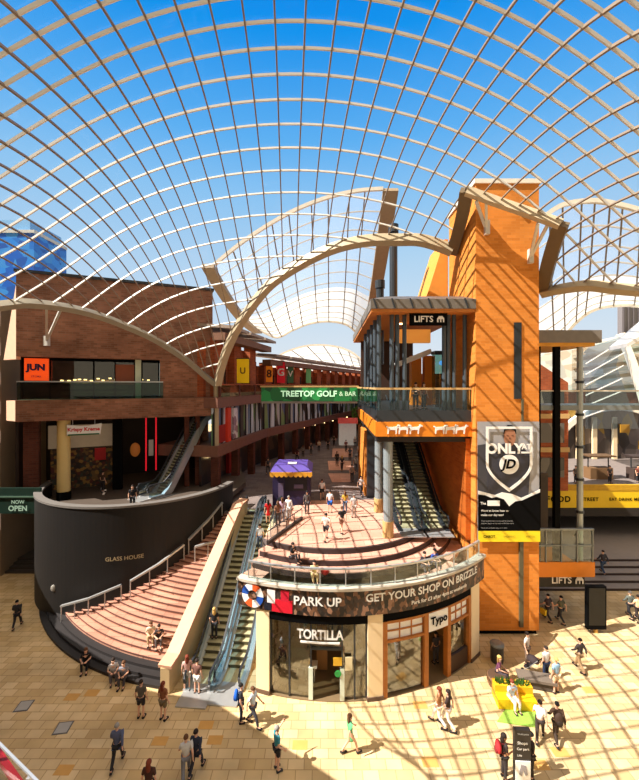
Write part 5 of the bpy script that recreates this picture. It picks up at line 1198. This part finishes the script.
m = MB(); m.tube([(-.2,-.45,1.0),(.2,-.45,1.0)], .02, 6); part('handle', m, BLACK, pc)
person('person in cream top sitting on the pink stairs beside paper bags', sp3(151,638), 20, 'lowsit', (226,210,180), (190,160,120), 'b', hairstyle='long_hair')
person('person in dark top sitting on the pink stairs right of a cream top', sp3(159,641), 20, 'lowsit', (56,50,52), (90,80,80), 'd')
# --- in the shops
person('person in black standing in the Typo doorway', (6.0,19.6,.04), 200, 'stand', (60,52,54), (70,64,66), 'k', 1)
person('person in dark red top behind the Tortilla window', (-1.85,18.9,.04), 20, 'stand', (120,50,40), (40,36,36), 'd')
# --- on the terrace
D = DECKZ
person('person in white shirt and dark shorts walking on the sunlit terrace', g(326,541,D), 190, 'walk', (240,232,226), (50,48,54), 'd', legs='shorts')
person('person in black top and tan shorts walking on the sunlit terrace', g(342,533,D), 200, 'walk', (34,30,32), (150,110,90), 'b', legs='shorts')
person('person in dark grey clothes standing right of the kiosk', g(307,514,D), 180, 'stand', (84,76,74), (74,68,68), 'k', garb='coat')
person('person in white shirt and bright blue shorts seen from behind', g(330,513,D), 180, 'stand', (226,228,232), (30,96,190), 'd', legs='shorts')
person('person in white top and black shorts just behind the kiosk line', g(322,500,D), 180, 'walk', (224,220,220), (34,34,38), 'd', legs='shorts')
person('person in mustard top in a pair on the terrace edge', g(345,513,D), 190, 'stand', (206,166,60), (80,100,130), 'b', hairstyle='long_hair', sc=.95)
person('person in pale grey shirt beside a mustard top on the terrace', g(354,518,D), 190, 'stand', (196,190,186), (170,160,150), 'g')
person('person in black lying back on the terrace tier above the life ring picture', (*g(292,560,D-.3)[:2], D-.40), 60, 'lowsit', (26,26,30), (60,56,60), 'd')
person('person in cream top sitting on the lowest tier with a red bag', (*g(314,580,D-.9)[:2], D-.90), 10, 'lowsit', (228,206,150), (214,186,130), 'd', hairstyle='long_hair')
x, y, z = g(322,580,D-.9); m = MB(); m.ball((x+.15,y+.1,D-.5), (.22,.12,.2), 12, 8); solo('red_handbag', m, RED, 'red bag next to the cream top on the lowest tier', 'bag', smooth=True)
person('person in blue cap sitting at the right of the terrace tiers', (*g(434,567,D-.6)[:2], D-.66), 20, 'lowsit', (60,90,170), (60,56,66), 'd', hairstyle='cap')
person('person in dark top sitting beside the blue cap on the tiers', (*g(424,570,D-.6)[:2], D-.66), 10, 'lowsit', (44,42,50), (84,80,86), 'd')
person('person in long red dress at the head of the escalators', (-3.55,26.2,D-.35), 200, 'stand', (214,30,30), (214,30,30), 'd', garb='dress', hairstyle='long_hair')
person('person in brown top behind the red dress by the escalators', (-2.7,24.7,D), 200, 'stand', (130,84,60), (90,80,80), 'b', hairstyle='long_hair')
person('person in lilac top at the head of the escalators', (-2.5,25.5,D), 190, 'stand', (200,170,190), (150,140,150), 'b', hairstyle='long_hair')
person('person in white hooded top right of the lilac top', (-2.1,25.9,D), 180, 'stand', (232,226,220), (190,184,180), 'g', garb='coat')
person('person in white shirt riding the escalator beside the corner shop', (-3.86,24.6,3.75), 185, 'stand', (232,234,238), (60,70,90), 'd')
# --- further up the street
ST = [((361,496),(232,226,224),(60,50,50),'white patterned top left of the pavilion columns','walk'),((352,482),(150,140,136),(60,60,66),'grey hooded top near the pavilion left side','stand'),
 ((342,471),(70,64,70),(50,50,56),'charcoal jacket beside the pale paving panels','walk'),((337,466),(40,38,42),(36,36,40),'black coat in the middle of the street','coat'),
 ((356,472),(200,190,180),(90,90,100),'beige jumper near the street wall on the right','walk'),((350,461),(60,84,110),(46,46,52),'denim jacket halfway up the street','stand'),
 ((359,457),(220,214,208),(60,60,66),'white blouse far up on the right','stand'),((346,452),(110,50,50),(40,40,44),'maroon top far up the street','walk'),
 ((355,448),(180,160,150),(50,50,54),'fawn jacket far up the street','stand'),((362,446),(60,60,66),(30,30,34),'black jacket against the right street wall','stand'),
 ((341,444),(150,160,176),(50,50,60),'pale blue shirt far up the street','walk'),((349,441),(226,222,216),(70,70,76),'white top farthest up the street','walk'),
 ((334,446),(80,70,60),(40,36,36),'brown jacket far up the street','walk'),((328,450),(40,40,44),(30,30,34),'black jacket left of the brown one far up','stand'),
 ((319,452),(200,180,160),(60,56,56),'cream jumper along the left arcade','stand'),((311,455),(60,56,60),(40,40,44),'dark hooded top along the left arcade','stand'),
 ((303,458),(120,110,104),(50,46,46),'taupe coat along the left arcade','coat'),((297,462),(90,40,44),(40,36,40),'wine red top along the left arcade','walk'),
 ((268,474),(70,70,78),(40,40,46),'slate jacket at the near end of the left arcade','walk')]
for (px_, py_), t_, b_, lab, kd in ST:
    person('person in '+lab, g(px_, py_, D), random.choice((0,170,190,20)), 'stand' if kd == 'coat' else kd, t_, b_, random.choice('dbky'), garb='coat' if kd == 'coat' else 'shirt', hairstyle=random.choice(('short_hair','long_hair')))
# --- on the galleries and in the cafe
person('person in black top leaning at the pavilion balcony, the left one', (5.9,23.3,12.9), 0, 'phone', (40,36,40), (50,46,50), 'd')
person('person in red brown top on the pavilion balcony, the right one', (6.45,23.5,12.9), 20, 'stand', (130,70,60), (60,54,60), 'b', hairstyle='long_hair')
person('person in dark uniform behind the drum parapet', (-12.6,25.6,6.0), 30, 'stand', (30,30,34), (30,30,34), 'd')
person('person in brown jacket at the cafe display', (-17.0,29.8,6.0), 160, 'stand', (84,60,44), (44,40,42), 'd')
for (x, y, c, lab) in ((27.2,35.6,(60,60,70),'slate coat behind the yellow hoarding, left'), (33.0,35.4,(60,90,150),'blue top behind the yellow hoarding, right'), (30.0,35.8,(120,60,50),'rust jumper behind the middle of the yellow hoarding'), (24.0,35.6,(90,80,76),'grey fleece behind the FOOD lettering')):
    person('person in '+lab, (x, y, 5.2), 10, 'stand', c, (44,44,50), 'd')
# ---------------------------------------------------------------- light, sky, camera
sun = bpy.data.lights.new('sun', 'SUN'); sun.energy = 10.5; sun.angle = radians(.25); sun.color = (1.0, .93, .84)
so_ = bpy.data.objects.new('sun', sun); COL.objects.link(so_)
so_.rotation_euler = Vector((.64, .20, -.742)).to_track_quat('-Z', 'Y').to_euler(); so_.location = (-20, -8, 60)
w = bpy.data.worlds.new('sky'); scn.world = w; w.use_nodes = True; nt = w.node_tree; nt.nodes.clear()
out = nt.nodes.new('ShaderNodeOutputWorld'); bg = nt.nodes.new('ShaderNodeBackground'); nt.links.new(bg.outputs[0], out.inputs[0])
tc = nt.nodes.new('ShaderNodeTexCoord'); sx = nt.nodes.new('ShaderNodeSeparateXYZ'); nt.links.new(tc.outputs['Generated'], sx.inputs[0])
rp_ = nt.nodes.new('ShaderNodeValToRGB'); nt.links.new(sx.outputs[2], rp_.inputs[0])
els = rp_.color_ramp.elements
els[0].position = 0.0; els[0].color = (*lin((236,240,244)), 1)
els[1].position = 1.0; els[1].color = (*lin((4,84,205)), 1)
for p_, c in ((.10,(226,240,252)),(.30,(188,224,253)),(.44,(150,209,255)),(.54,(102,188,255)),(.68,(24,158,250)),(.76,(8,140,246))):
    e = els.new(p_); e.color = (*lin(c), 1)
# warm tone added to the sky behind the viewer to fill the shadows
mr = nt.nodes.new('ShaderNodeMapRange'); mr.inputs[1].default_value = .05; mr.inputs[2].default_value = -.5; mr.inputs[3].default_value = 0; mr.inputs[4].default_value = 1
nt.links.new(sx.outputs[1], mr.inputs[0])
hz = mix_rgb(nt, mr.outputs[0], rp_.outputs[0], (.62,.52,.40)); mr2 = nt.nodes.new('ShaderNodeMapRange'); mr2.inputs[1].default_value = .80; mr2.inputs[2].default_value = .92
nt.links.new(sx.outputs[2], mr2.inputs[0])
hz = mix_rgb(nt, mr2.outputs[0], hz, (2.0,1.58,1.0))       # bright warm glow added overhead, out of view, to lift shaded ground
nt.links.new(hz, bg.inputs[0]); bg.inputs[1].default_value = .9
cam = bpy.data.cameras.new('camera'); co = bpy.data.objects.new('camera', cam); COL.objects.link(co)
co.location = (0, 0, EYE); co.rotation_euler = (pi/2, 0, 0)
cam.sensor_fit = 'HORIZONTAL'; cam.sensor_width = 36; cam.lens = 36*FPX/639.0; cam.shift_y = -5/639.0; cam.clip_start = .05; cam.clip_end = 600
scn.camera = co
scn.view_settings.view_transform = 'Standard'; scn.view_settings.look = 'None'; scn.view_settings.exposure = 0; scn.view_settings.gamma = 1
cy = scn.cycles; cy.max_bounces = 10; cy.transparent_max_bounces = 24; cy.diffuse_bounces = 4; cy.glossy_bounces = 3
